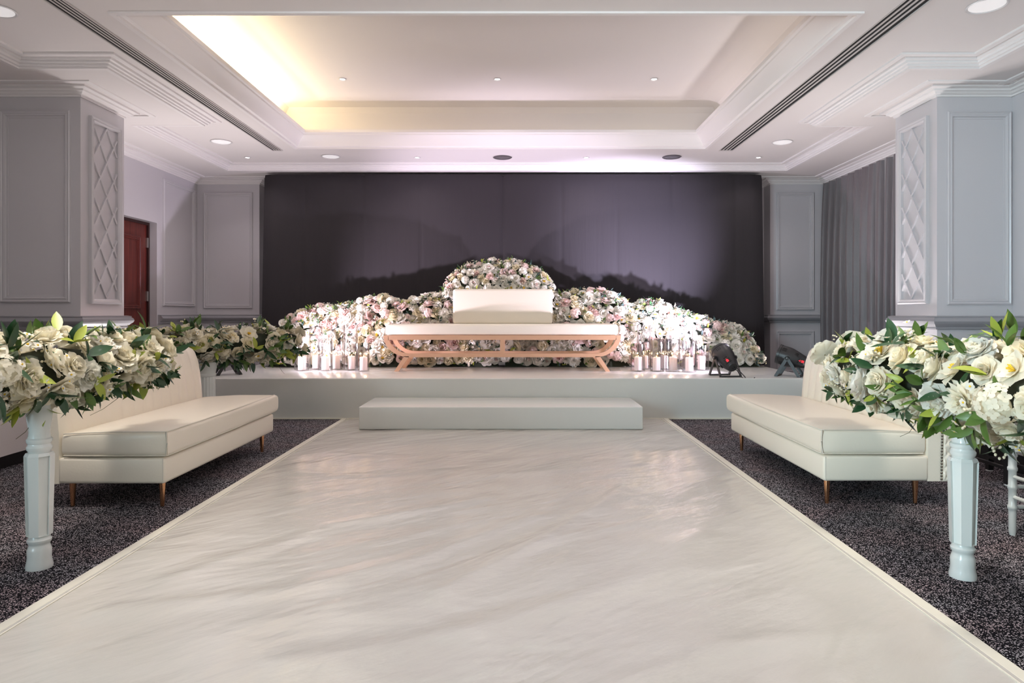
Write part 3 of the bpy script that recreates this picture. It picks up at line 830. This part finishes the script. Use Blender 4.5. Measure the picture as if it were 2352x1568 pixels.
def chair(x, y, label):
    t = thing('ballroom_chair', (x, y, 0), label, 'chair')
    W = 0.40
    def turned(px, py, h, rk):
        p = [(0.013, 0.0), (0.016, 0.02), (0.0175, 0.12)]
        for z in rk:
            p += [(0.018, z-0.014), (0.022, z-0.008), (0.022, z+0.004), (0.0185, z+0.010)]
        p += [(0.021, h)]
        return MB().lathe(p, 16, M=Matrix.Translation((px, py, 0)))
    for (px, py) in ((0, 0), (0, W)):
        turned(px, py, 0.43, (0.14, 0.24, 0.33, 0.40)).build('leg', 'white_gloss', t, 35)
    for py in (0.02, W-0.02):
        m_ = turned(W, py, 0.92, (0.14, 0.24, 0.33, 0.55, 0.85))
        m_.build('leg', 'white_gloss', t, 35)
    MB().box(-0.025, W+0.02, -0.03, W+0.03, 0.428, 0.462, bev=0.012, seg=3).build('seat', 'white_gloss', t, 40)
    MB().box(-0.02, W+0.0, -0.025, W+0.025, 0.458, 0.50, bev=0.018, seg=3).build('seat_pad', 'cloth', t, 40)
    for z in (0.14, 0.24):
        for py in (0, W):
            MB().tube([(0, py, z), (W, py+(0.02 if py == 0 else -0.02), z)], 0.010).build('stretcher', 'white_gloss', t, 40)
        MB().tube([(0, 0, z+0.05), (0, W, z+0.05)], 0.010).build('stretcher', 'white_gloss', t, 40)
    for z in (0.56, 0.86, 0.92):
        MB().tube([(W, 0.02, z), (W, W-0.02, z)], 0.012).build('back_rail', 'white_gloss', t, 40)
    for k in range(6):
        py = 0.06+k*(W-0.12)/5
        MB().tube([(W, py, 0.56), (W, py, 0.86)], 0.008).build('back_spindle', 'white_gloss', t, 40)
chair(2.445, 2.94, 'white ballroom chair with turned legs cut by the frame beside the white post')

# ---------------------------------------------------------------- candles in glass cylinders
def vase(x, y, h, label, clabel, warm, group, cgroup):
    r = 0.083
    tag(MB().lathe([(r-0.004, 0.0), (r, 0.004), (r, h-0.002), (r-0.002, h), (r-0.004, h-0.002), (r-0.004, 0.014), (0.001, 0.013)], 40).build('glass_cylinder', 'clear_glass', None, 40), label, 'glass vase', group).location = (x, y, SZ)
    cr_ = 0.044; ch = 0.150+0.006*random.random()
    t = thing('pillar_candle', (x+random.uniform(-0.016, 0.016), y+random.uniform(-0.01, 0.01), SZ+0.0145), clabel, 'candle', cgroup)
    MB().lathe([(cr_, 0.0), (cr_, ch-0.006), (cr_-0.004, ch), (cr_-0.012, ch-0.002), (0.012, ch-0.012), (0.001, ch-0.014)], 28).build('wax_body', 'wax', t, 40)
    if warm:
        MB().lathe([(0.003, ch-0.014), (0.0065, ch-0.004), (0.0055, ch+0.006), (0.0005, ch+0.020)], 10).build('flame', 'flame', t, 40)
        d = bpy.data.lights.new('candle_flame_light', 'POINT'); d.energy = 0.5; d.color = (1, 0.6, 0.3); d.shadow_soft_size = 0.01
        o = bpy.data.objects.new('candle_flame_light', d); COL.objects.link(o); o.location = (t.location.x, t.location.y, SZ+0.0145+ch+0.03)
random.seed(11)
GL, GR = 'glass candle cylinders on the red door side of the bench', 'glass candle cylinders on the curtain side of the bench'
CL, CR = 'pillar candles on the red door side of the bench', 'pillar candles on the curtain side of the bench'
left_v = [(-2.540, 7.90, 0.325, 1, 'short', 'set apart at the outer end, door side'),
          (-2.435, 8.12, 0.535, 0, 'tall', 'behind, nearest the outer end, door side of bench'),
          (-2.262, 7.90, 0.380, 1, 'medium', 'at the front middle, door side of bench'),
          (-2.170, 8.09, 0.535, 1, 'tall', 'behind, in the middle, door side of bench'),
          (-1.990, 8.00, 0.535, 1, 'tall', 'behind, nearest the bench, on its door side'),
          (-1.818, 7.84, 0.325, 1, 'short', 'in front beside the bench, on its door side')]
right_v = [(1.385, 7.84, 0.315, 1, 'short', 'in front beside the bench, on its curtain side'),
           (1.510, 8.12, 0.535, 1, 'tall', 'behind, nearest the bench, on its curtain side'),
           (1.605, 7.82, 0.375, 1, 'medium', 'second at the front from the bench, curtain side'),
           (1.755, 8.10, 0.550, 0, 'tallest', 'behind, in the middle, curtain side of bench'),
           (1.790, 7.84, 0.375, 1, 'medium', 'third at the front from the bench, curtain side'),
           (1.955, 7.72, 0.360, 1, 'medium', 'standing furthest forward, curtain side of bench'),
           (2.020, 8.14, 0.510, 1, 'tall', 'behind, nearest the spotlight, curtain side of bench'),
           (2.165, 7.97, 0.300, 0, 'short', 'at the outer end beside the stage spotlight')]
for vs_, gr, cg in ((left_v, GL, CL), (right_v, GR, CR)):
    for (x, y, h, wm, sz, pos) in vs_:
        vase(x, y, h, sz+' clear glass cylinder '+pos, 'white candle in the '+sz+' glass cylinder '+pos, wm, gr, cg)

# ---------------------------------------------------------------- stage spotlights
def par(x, y, aim, power, label, rz, cable=False, col=(0.88, 0.78, 1.0), size=86, disp=None):
    t = thing('stage_spotlight', (x, y, SZ), label, 'spotlight', 'black stage spotlights')
    piv = Vector((0, 0, 0.20))
    dirv = (Vector(aim)-Vector((x, y, SZ+0.20))).normalized()
    q = dirv.to_track_quat('Z', 'Y'); M = Matrix.Translation(piv) @ q.to_matrix().to_4x4()
    hb = MB().lathe([(0.001, -0.19), (0.05, -0.19), (0.058, -0.18), (0.082, -0.10), (0.104, -0.02), (0.108, 0.02), (0.106, 0.09), (0.110, 0.092), (0.110, 0.118), (0.100, 0.120), (0.098, 0.10)], 28, M=M, cap=False).build('housing', 'par_black', t, 35)
    MB().lathe([(0.098, 0.104), (0.05, 0.107), (0.001, 0.108)], 28, M=M).build('lens', 'par_glass', hb, 40)
    for a0 in (0.0, PI/2, PI, 1.5*PI):
        for k in range(3):
            for z, r in ((0.055, 0.107), (-0.07, 0.091)):
                a = a0+(k-1)*0.16+PI/4
                R = M @ Matrix.Rotation(a, 4, 'Z') @ Matrix.Translation((r-0.001, 0, z))
                MB().box(-0.004, 0.004, -0.0045, 0.0045, -0.022, 0.022, M=R).build('cooling_slot', 'par_dark', hb)
    # side axis of the yoke lies level, square to the aim
    side = dirv.cross(Vector((0, 0, 1))).normalized()
    fwd = Vector((0, 0, 1)).cross(side)
    for sg in (-1, 1):
        c0 = piv+side*0.118*sg
        for kf in (-1, 1):
            foot = c0+fwd*0.115*kf; foot.z = 0.008
            d = (foot-c0)
            bm_ = MB(); qq = d.to_track_quat('Z', 'Y').to_matrix()
            ax = side*0.004; wv = d.normalized().cross(side).normalized()*0.016
            p = [c0+ax+wv, c0+ax-wv, c0-ax-wv, c0-ax+wv]; r = [a+d for a in p]
            bm_.add(p+r, [(0, 1, 2, 3), (7, 6, 5, 4), (0, 4, 5, 1), (1, 5, 6, 2), (2, 6, 7, 3), (3, 7, 4, 0)])
            bm_.build('yoke_leg', 'par_black', t)
        MB().lathe([(0.022, -0.008), (0.022, 0.008), (0.018, 0.012)], 16, M=Matrix.Translation(c0+side*0.006*sg) @ (side*sg).to_track_quat('Z', 'Y').to_matrix().to_4x4()).build('tilt_knob', 'par_dark', t, 40)
        MB().lathe([(0.006, 0.012), (0.004, 0.016), (0.0005, 0.017)], 10, M=Matrix.Translation(c0+side*0.006*sg) @ (side*sg).to_track_quat('Z', 'Y').to_matrix().to_4x4()).build('screw', 'screw', t, 40)
    for kf in (-1, 1):
        a = piv+fwd*0.115*kf; a.z = 0.008
        bm_ = MB(); p0 = a+side*0.122; p1 = a-side*0.122; fw = fwd*0.016; up = Vector((0, 0, 0.005))
        bm_.add([p0+fw+up, p0-fw+up, p0-fw-up, p0+fw-up, p1+fw+up, p1-fw+up, p1-fw-up, p1+fw-up], [(0, 1, 2, 3), (7, 6, 5, 4), (0, 4, 5, 1), (1, 5, 6, 2), (2, 6, 7, 3), (3, 7, 4, 0)])
        bm_.build('yoke_foot', 'par_black', t)
    # red numeric display on the rear cap, turned to the viewer
    if disp:
        zc = -0.135; r = 0.074
        toward = (Vector((0, 0, 1.1))-Vector((x, y, SZ+0.2))); loc_ = q.inverted() @ toward
        ang = math.atan2(loc_.y, loc_.x)
        n_ = Vector((math.cos(ang), math.sin(ang), -0.30)).normalized()
        R = M @ Matrix.Rotation(ang, 4, 'Z') @ Matrix.Translation((r, 0, zc)) @ Matrix.Rotation(0.30, 4, 'Y')
        MB().box(-0.004, 0.003, -0.034, 0.034, -0.026, 0.026, M=R).build('display_bezel', 'par_dark', hb)
        dg = MB()
        seg = {'0': 'abcdef', '-': 'g', '1': 'bc', '8': 'abcdefg'}
        for k, ch in enumerate(disp):
            cz = 0.021-k*0.014
            for s_ in seg[ch]:
                u0, u1, w0, w1 = {'a': (-.005, .005, .009, .011), 'd': (-.005, .005, -.011, -.009), 'g': (-.005, .005, -.001, .001), 'b': (.004, .006, 0, .01), 'c': (.004, .006, -.01, 0), 'f': (-.006, -.004, 0, .01), 'e': (-.006, -.004, -.01, 0)}[s_]
                dg.box(0.003, 0.0045, w0*dsgn, w1*dsgn, cz-u1*dsgn2, cz-u0*dsgn2, M=R)
        dg.build('display_digits', 'led_red', hb)
    d = bpy.data.lights.new('stage_spotlight_beam', 'SPOT'); d.energy = power; d.color = col; d.spot_size = math.radians(size); d.spot_blend = 1.0; d.shadow_soft_size = 0.035
    o = bpy.data.objects.new('stage_spotlight_beam', d); COL.objects.link(o)
    o.location = Vector((x, y, SZ)) + piv + dirv*0.125
    o.rotation_euler = dirv.to_track_quat('-Z', 'Y').to_euler()
    if cable:
        cb = MB()
        st_ = M @ Vector((0.01, 0.0, -0.185))
        for k in (-1, 1):
            cb.tube([st_+Vector((0, 0, 0.01*k)), st_+Vector((0.05, -0.01, -0.02+0.01*k)), st_+Vector((0.10+0.02*k, -0.03, -0.09)), st_+Vector((0.16, -0.05, -0.155)), Vector((st_.x+0.22, st_.y-0.06, 0.008))], 0.0045, 8)
        cb.build('power_cables', 'par_dark', t, 60)
    return t
dsgn, dsgn2 = 1, -1
par(2.215, 7.24, (1.72, 9.4, 1.92), 1350, 'black stage spotlight with dangling cables beside the outermost glass candle cylinder', 0, True, col=(0.78, 0.75, 1.0), size=60, disp='-00')
par(2.905, 7.24, (-0.5, 9.4, 1.85), 720, 'black stage spotlight with glowing red digits next to the curtain side sofa', 0, disp='-100')
par(-3.20, 7.42, (-0.1, 9.4, 1.85), 720, 'black stage spotlight half hidden by the flowers on the stout pedestal', 0, col=(0.95, 0.82, 1.0))

# ---------------------------------------------------------------- flowers
def petal(Ln, W, t0, t1, phi, cup, ruf, rnd, base_r=0.004, nu=4, nv=4):
    v = []
    fq, p1, p2 = rnd.uniform(2.2, 3.6), rnd.random()*6, rnd.random()*6
    r, z = base_r, 0.0
    for j in range(nv+1):
        s = j/nv
        th = t0+(t1-t0)*s
        if j: r += Ln/nv*math.sin(th); z += Ln/nv*math.cos(th)
        wd = W*(0.30+0.70*math.sin(min(1.0, s*1.35)*PI/2))*(1-0.30*max(0, (s-0.7)/0.3)**2)
        for i in range(nu+1):
            u = i/nu*2-1
            x = u*wd/2
            # edges lean towards the axis
            inw = cup*u*u*wd*0.5
            tip = 0.22*u*u*Ln*s**3
            rr = r-inw*math.cos(th)-tip*math.sin(th); zz = z+inw*math.sin(th)*0.8-tip*math.cos(th)
            rf = ruf*Ln*s*s*(0.22*math.sin(u*fq+p1)+0.12*math.sin(u*fq*2.3+p2)+0.10*(rnd.random()-0.5))
            rr += rf*math.cos(th); zz += rf*math.sin(th)
            v.append((rr*math.cos(phi)-x*math.sin(phi), rr*math.sin(phi)+x*math.cos(phi), zz))
    f = []
    for j in range(nv):
        for i in range(nu):
            a = j*(nu+1)+i
            f.append((a, a+1, a+nu+2, a+nu+1))
    return v, f
def bloom(kind, seed, lo=False):
    rnd = random.Random(seed); b = MB()
    nu = 3 if lo else 7; nv = 3 if lo else 6
    R = math.radians
    if kind == 'peony':
        rings = [(7, 0.064, 0.076, 76, 98, 0.26, 0.4, 0), (7, 0.060, 0.072, 54, 74, 0.36, 0.45, 0), (7, 0.054, 0.062, 36, 48, 0.46, 0.5, 0), (6, 0.050, 0.052, 20, 24, 0.56, 0.6, 0), (6, 0.045, 0.042, 6, 0, 0.6, 0.6, 1), (4, 0.040, 0.030, -2, -14, 0.6, 0.6, 1)]
    elif kind == 'rose':
        rings = [(5, 0.056, 0.074, 62, 104, 0.25, 0.22, 0), (5, 0.052, 0.066, 44, 74, 0.42, 0.18, 0), (5, 0.048, 0.056, 26, 38, 0.6, 0.14, 0), (4, 0.045, 0.044, 12, 12, 0.8, 0.12, 0), (4, 0.043, 0.030, 2, -10, 0.9, 0.1, 1)]
    elif kind == 'open':
        rings = [(6, 0.064, 0.060, 66, 80, 0.2, 0.25, 0), (6, 0.050, 0.050, 48, 52, 0.3, 0.3, 0)]
    elif kind == 'mum':
        rings = [(13, 0.060, 0.022, 80, 100, 0.5, 0.5, 0), (13, 0.056, 0.022, 62, 74, 0.5, 0.5, 0), (11, 0.050, 0.020, 42, 48, 0.5, 0.5, 0), (9, 0.042, 0.018, 24, 24, 0.5, 0.5, 0), (7, 0.036, 0.016, 8, 2, 0.5, 0.5, 1)]
    elif kind == 'hydrangea':
        n = 34
        for k in range(n):
            zz = 1-1.35*(k+0.5)/n; rr = math.sqrt(max(0, 1-zz*zz)); a = k*2.39996+rnd.random()*0.3
            nrm = Vector((rr*math.cos(a), rr*math.sin(a), zz))
            M = Matrix.Translation(nrm*0.047*(0.92+0.16*rnd.random())+Vector((0, 0, 0.012))) @ nrm.to_track_quat('Z', 'Y').to_matrix().to_4x4() @ Matrix.Rotation(rnd.random()*3, 4, 'Z')
            for q in range(4):
                v, f = petal(0.0155, 0.0155, R(70), R(86), q*PI/2, 0.1, 0.3, rnd, 0.001, 2, 2)
                b.add(v, f, 0, M)
        b.lathe([(0.001, 0.0), (0.026, 0.004), (0.038, 0.020), (0.034, 0.040), (0.018, 0.050), (0.001, 0.053)], 12, 0)
        return b
    for (n, Ln, W, t0, t1, cup, ruf, mi) in rings:
        ph = rnd.random()*6
        for k in range(n):
            sc = 0.88+0.24*rnd.random()
            v, f = petal(Ln*sc, W*sc, R(t0+rnd.uniform(-9, 9)), R(t1+rnd.uniform(-12, 12)), ph+2*PI*(k+rnd.uniform(-0.15, 0.15))/n, cup, ruf, rnd, 0.004, nu if W > 0.03 else 2, nv)
            b.add(v, f, mi)
    if kind == 'open':
        for k in range(16):
            a = rnd.random()*6.28; r = 0.012*math.sqrt(rnd.random())
            b.tube([(0, 0, 0.004), (r*math.cos(a)*1.3, r*math.sin(a)*1.3, 0.026+0.006*rnd.random())], 0.002, 4, 2)
    return b
def leaf(Ln, W, bend, fold, rnd):
    v = []; f = []; nv = 5
    for j in range(nv+1):
        s = j/nv; wd = W*(math.sin(PI*min(1, s*0.94+0.06))**0.8)*(1-0.25*s)
        y = Ln*s; z = bend*Ln*s*s
        for u in (-1, 0, 1):
            v.append((u*wd/2, y, z+abs(u)*fold*wd/2))
    for j in range(nv):
        for i in range(2):
            a = j*3+i; f.append((a, a+1, a+4, a+3))
    return v, f
VAR = {}
def variant(kind, outer, inner, seed, lo):
    k = (kind, outer, inner, seed, lo)
    if k not in VAR:
        b = bloom(kind, seed*7+len(kind), lo)
        VAR[k] = (b, b.data('bloom_'+kind, [outer, inner, 'pollen'], 'petal'))
    return VAR[k]
def orient(p, nrm, roll, s):
    return Matrix.Translation(p) @ nrm.to_track_quat('Z', 'Y').to_matrix().to_4x4() @ Matrix.Rotation(roll, 4, 'Z') @ Matrix.Diagonal((s, s, s, 1))
def place_bloom(par_, M, var, name='bloom'):
    o = bpy.data.objects.new(name, var[1]); COL.objects.link(o); o.parent = par_; o.matrix_local = M
    return o
def foliage(par_, pts, rnd, lo, mats=('leaf_dark', 'leaf_mid', 'leaf_lime', 'leaf_blue'), wts=(0.55, 0.28, 0.17, 0.0), size=(0.055, 0.095), per=3):
    fb = MB()
    for (p, n) in pts:
        mi = rnd.choices(range(len(mats)), wts)[0]
        base = rnd.random()*6.28
        for k in range(per):
            Ln = rnd.uniform(*size)
            v, f = leaf(Ln, Ln*rnd.uniform(0.36, 0.5), rnd.uniform(-0.35, 0.1), rnd.uniform(0.15, 0.4), rnd)
            d = (n + Vector((rnd.gauss(0, 0.75), rnd.gauss(0, 0.75), rnd.gauss(0, 0.6)))).normalized()
            up = (n+Vector((0, 0, 0.3))).normalized()
            x = d.cross(up)
            if x.length < 0.1: continue
            x.normalize(); u2 = x.cross(d)
            M = Matrix((x, d, u2)).transposed().to_4x4(); M.translation = p
            fb.add(v, f, mi, M)
    o = fb.build('foliage', list(mats), par_, 'petal')
    o['kind'] = 'stuff'
    return o
def fillers(par_, pts, rnd, c='petal_white', name='filler_flowers'):
    fb = MB()
    for (p, n) in pts:
        for k in range(rnd.randint(2, 4)):
            q = p+Vector((rnd.gauss(0, 0.02), rnd.gauss(0, 0.02), rnd.gauss(0, 0.02)))+n*0.01
            d = (n+Vector((rnd.gauss(0, 0.4), rnd.gauss(0, 0.4), rnd.gauss(0, 0.4)))).normalized()
            M = orient(q, d, rnd.random()*6, 1)
            if rnd.random() < 0.62:
                for a in range(5):
                    v, f = petal(0.017, 0.017, 1.1, 1.4, a*2*PI/5, 0.1, 0.2, rnd, 0.001, 2, 2)
                    fb.add(v, f, 0, M)
                fb.lathe([(0.004, 0.0), (0.004, 0.004), (0.001, 0.006)], 6, 1, M)
            else:
                for a in range(4):
                    off = Vector((rnd.gauss(0, 0.009), rnd.gauss(0, 0.009), rnd.gauss(0, 0.009)))
                    fb.lathe([(0.001, -0.006), (0.0045, -0.003), (0.0052, 0.001), (0.0035, 0.005), (0.0005, 0.007)], 6, 2, M @ Matrix.Translation(off))
    o = fb.build(name, [c, 'pollen', 'petal_cream'], par_, 'petal'); o['kind'] = 'stuff'
    return o

def garland(A, B, z, ry, rz, seed, label, nb, smin, size, group, leaves=150, fil=50, droop=24, core=True):
    rnd = random.Random(seed)
    A = Vector(A); B = Vector(B); mid = (A+B)/2; Ln = (B-A).length; ax = (B-A).normalized(); sd = Vector((-ax.y, ax.x, 0))
    t = thing('flower_garland', (mid.x, mid.y, z), label, 'flower arrangement', group)
    kinds = [('peony', 'petal_warm', 'petal_cream'), ('peony', 'petal_white', 'petal_warm'), ('rose', 'petal_warm', 'petal_cream'), ('rose', 'petal_cream', 'petal_ivory'), ('peony', 'petal_cream', 'petal_lime'), ('open', 'petal_warm', 'petal_cream'), ('mum', 'petal_warm', 'petal_cream'), ('hydrangea', 'petal_warm', 'petal_warm')]
    wts = [7, 5, 5, 2, 1.6, 1.4, 0.7, 0.3]
    def surf(s, a, k=1.0):
        tp = 0.55+0.45*math.sqrt(max(0, 1-(2*s-1)**4))
        wob = 1+0.10*math.sin(s*17+seed)+0.08*math.sin(s*31+a*2)
        p = ax*((s-0.5)*Ln)+(sd*math.cos(a)*ry+Vector((0, 0, math.sin(a)*rz)))*k*tp*wob
        n = (sd*math.cos(a)/ry+Vector((0, 0, math.sin(a)/rz)))
        n.normalize()
        n = (n+ax*(2*(s-0.5))**5*1.1).normalized()
        return p, n
    if core:
        m_ = MB(); v = []; f = []; ns, na = 24, 14
        for i in range(ns+1):
            for k in range(na):
                p, n = surf(i/ns, 2*PI*k/na, 0.50 if 0 < i < ns else 0.05)
                v.append(p+Vector((rnd.gauss(0, 0.006), rnd.gauss(0, 0.006), rnd.gauss(0, 0.006))))
        for i in range(ns):
            for k in range(na):
                f.append((i*na+k, i*na+(k+1) % na, (i+1)*na+(k+1) % na, (i+1)*na+k))
        m_.add(v, f).build('moss_core', 'moss_core', t, 80)
    pts = []
    tries = 0
    while len(pts) < nb and tries < 9000:
        tries += 1
        s = rnd.random(); a = rnd.uniform(-0.55*PI, 1.55*PI)
        if math.sin(a) < -0.82 and rnd.random() < 0.6: continue
        sc = rnd.uniform(*size)
        p, n = surf(s, a, 0.74)
        if any((p-q).length < (sc+c2)*smin for q, c2 in pts): continue
        pts.append((p, sc))
        k = rnd.choices(kinds, wts)[0]
        n = (n+Vector((rnd.gauss(0, 0.28), rnd.gauss(0, 0.28), rnd.gauss(0, 0.28)))).normalized()
        place_bloom(t, orient(p, n, rnd.random()*6, sc), variant(k[0], k[1], k[2], rnd.randint(1, 3), False))
    fp = [surf(rnd.random(), rnd.uniform(0, 2*PI), rnd.uniform(0.75, 1.0)) for _ in range(leaves)]
    for _ in range(droop):
        p, n = surf(rnd.random(), rnd.uniform(1.15*PI, 1.85*PI), 0.92)
        fp.append((p, (n+Vector((0, 0, -0.8))).normalized()))
    foliage(t, fp, rnd, False, size=(0.065, 0.12))
    fillers(t, [surf(rnd.random(), rnd.uniform(0, 2*PI), rnd.uniform(0.82, 1.0)) for _ in range(fil)], rnd)
    # thin trailing twigs
    tw = MB()
    for _ in range(4):
        p, n = surf(rnd.random(), rnd.uniform(1.2*PI, 1.8*PI), 0.7)
        d = Vector((rnd.gauss(0, 0.05), rnd.gauss(0, 0.05), -0.05-0.05*rnd.random()))
        q = Vector((-d.y, d.x, 0))
        tw.tube([p, p+d*0.6+n*0.02, p+d*1.1+n*0.03+q*0.3, p+d*1.5+n*0.05+q*0.9, p+d*1.7+n*0.06+q*1.6], 0.0018, 5, r2=0.001)
    tw.build('twigs', 'stem_green', t, 60)
    return t
GG = 'white flower garlands beside the runway'
garland((-2.07, 1.98, 0), (-2.07, 3.88, 0), 0.85, 0.155, 0.155, 5, 'white peony and rose garland on the slim post in front of the door side sofa', 100, 0.041, (0.95, 1.45), GG, 150, 70, 30)
garland((1.85, 1.90, 0), (1.85, 3.92, 0), 0.80, 0.175, 0.185, 9, 'white peony and rose garland on the slim post in front of the curtain side sofa', 100, 0.043, (1.0, 1.5), GG, 165, 60, 34)
garland((-3.20, 5.30, 0), (-2.16, 6.72, 0), 0.815, 0.16, 0.165, 21, 'white flower garland on the stout pedestal beside the end of the stage', 100, 0.040, (0.85, 1.25), GG, 150, 60, 20)

# bank of flowers behind the bench
PROF = [(-3.25, 0.42), (-3.15, 0.60), (-3.0, 0.98), (-2.90, 1.06), (-2.75, 1.13), (-2.6, 1.18), (-2.4, 1.20), (-2.1, 1.24), (-1.95, 1.31), (-1.75, 1.31), (-1.5, 1.25), (-1.35, 1.26), (-1.15, 1.34), (-0.85, 1.38),
        (-0.6, 1.38), (0.35, 1.36), (0.55, 1.36), (0.85, 1.40), (1.15, 1.38), (1.32, 1.30), (1.45, 1.20), (1.62, 1.27), (1.8, 1.26), (2.0, 1.16), (2.2, 1.11), (2.35, 1.05), (2.6, 0.98), (2.75, 0.97), (2.92, 0.86), (3.02, 0.68), (3.08, 0.42)]
def top_at(x):
    for (a, ha), (b_, hb) in zip(PROF[:-1], PROF[1:]):
        if a <= x <= b_: return ha+(hb-ha)*(x-a)/(b_-a)
    return SZ
def bank_surf(x, tt):
    h = max(0.03, top_at(x)-SZ-0.035)
    a = tt*PI*0.62
    z = SZ+h*math.sin(min(a, PI/2))**0.85 if a < PI/2 else SZ+h*(1-0.25*(a-PI/2)**2)
    y = 8.44+0.26*(1-math.cos(a))*(0.5+0.5*min(1, h/0.8))+0.03*math.sin(x*5.1)+0.02*math.sin(x*11+z*9)
    n = Vector((0, -math.cos(a)-0.15, math.sin(a)+0.05))
    e = (top_at(x+0.1)-top_at(x-0.1))/0.2
    n = (n+Vector((-e*0.6*math.sin(a), 0, 0))).normalized()
    return Vector((x, y, z)), n
def dome_surf(x, tt):
    # the round mound behind and above the backrest
    c_ = -0.255; hw = 0.70
    u = (x-c_)/hw
    h = 0.45*math.sqrt(max(0.0, 1-abs(u)**2.3))
    a = tt*PI*0.62
    z = 1.30+h*math.sin(min(a, PI/2)) if a < PI/2 else 1.30+h*(1-0.25*(a-PI/2)**2)
    y = 8.50+0.22*(1-math.cos(a))
    n = Vector((u*0.8, -math.cos(a)-0.1, math.sin(a))).normalized()
    return Vector((x, y, z)), n
def flower_bank(fn, x0, x1, seed, label, sp, kinds, wts, size, target, leafw, floor_z=SZ):
    rnd = random.Random(seed)
    org = Vector(((x0+x1)/2, 8.6, floor_z))
    t = thing('flower_bank', org, label, 'flower arrangement', 'flower banks behind the bench')
    v = []; f = []; nx, na = 60, 12
    for i in range(nx+1):
        x = x0+0.03+(x1-x0-0.06)*i/nx
        col = []
        for k in range(na+1):
            p, n = fn(x, k/na)
            p = p-n*0.06; p.z = max(p.z, floor_z)
            col.append(p-org)
        bp2 = col[-1].copy(); bp2.z = 0.0
        col.append(bp2); f0 = col[0].copy(); f0.z = 0; col[0] = f0
        v += col
    k = na+2
    for i in range(nx):
        for j in range(k):
            f.append((i*k+j, (i+1)*k+j, (i+1)*k+(j+1) % k, i*k+(j+1) % k))
    f.append(tuple(range(k))); f.append(tuple(nx*k+j for j in range(k-1, -1, -1)))
    MB().add(v, f).build('moss_core', 'moss_core', t, 80)
    pts = []; tries = 0
    while tries < 26000 and len(pts) < target:
        tries += 1
        x = rnd.uniform(x0, x1); tt = rnd.random()
        p, n = fn(x, tt)
        if p.z < floor_z+0.075: continue
        sc = rnd.uniform(*size)
        if any((p-q[0]).length < sp*(sc+q[1]) for q in pts): continue
        pts.append((p, sc, n))
    # the largest blooms towards the viewer are parts, the rest one mass
    order = sorted(range(len(pts)), key=lambda i: -pts[i][1]*max(0.05, -pts[i][2].y+0.35*pts[i][2].z))
    rest = {}
    for r_, i in enumerate(order):
        p, sc, n = pts[i]
        kd = rnd.choices(kinds, wts)[0]
        n = (n+Vector((rnd.gauss(0, 0.3), rnd.gauss(0, 0.2), rnd.gauss(0, 0.3)))).normalized()
        var = variant(kd[0], kd[1], kd[2], rnd.randint(1, 2), True)
        M = orient(p-org+n*rnd.uniform(-0.02, 0.02), n, rnd.random()*6, sc)
        if r_ < 100:
            place_bloom(t, M, var)
        else:
            rest.setdefault('x', []).append((kd, var, M))
    if rest:
        mats = []; m_ = MB()
        for kd, var, M in rest['x']:
            idx = []
            for q in (kd[1], kd[2], 'pollen'):
                if q not in mats: mats.append(q)
                idx.append(mats.index(q))
            m_.add(var[0].v, var[0].f, [idx[a] for a in var[0].m], M)
        o = m_.build('small_blooms', mats, t, 'petal'); o['kind'] = 'stuff'
    def rp():
        p, n = fn(rnd.uniform(x0, x1), rnd.random())
        return (p-org+n*rnd.uniform(-0.02, 0.03), n)
    foliage(t, [q for q in (rp() for _ in range(int(target*1.9))) if q[0].z > 0.03], rnd, True, wts=leafw, size=(0.05, 0.085), per=2)
    fillers(t, [q for q in (rp() for _ in range(int(target*0.7))) if q[0].z > 0.03], rnd, 'petal_white')
KB = [('peony', 'petal_white', 'petal_blush'), ('peony', 'petal_blush', 'petal_rose'), ('rose', 'petal_blush', 'petal_blush'), ('rose', 'petal_cream', 'petal_ivory'), ('hydrangea', 'petal_white', 'petal_white'), ('mum', 'petal_white', 'petal_white'), ('open', 'petal_white', 'petal_blush'), ('peony', 'petal_cream', 'petal_cream'), ('hydrangea', 'petal_blush', 'petal_blush'), ('peony', 'petal_white', 'petal_white')]
flower_bank(bank_surf, -3.2, -0.23, 31, 'long bank of white and cream flowers on the stage, door side of the bench', 0.034, KB, [5, 2, 1.2, 2, 2, 3, 2, 4, 1, 4], (0.95, 1.5), 300, (0.4, 0.28, 0.14, 0.18))
flower_bank(bank_surf, -0.20, 3.06, 37, 'long bank of white and blush flowers on the stage, curtain side of bench', 0.034, KB, [5, 2, 1.2, 1.5, 2, 3, 2, 3, 1.5, 5], (0.95, 1.5), 300, (0.4, 0.2, 0.08, 0.32))
flower_bank(dome_surf, -0.93, 0.42, 41, 'rounded dome of pale flowers rising above the white backrest of the bench', 0.036, KB, [4, 2, 2, 2, 3, 2, 2, 2, 1, 3], (0.85, 1.3), 100, (0.4, 0.28, 0.14, 0.18), 1.22)
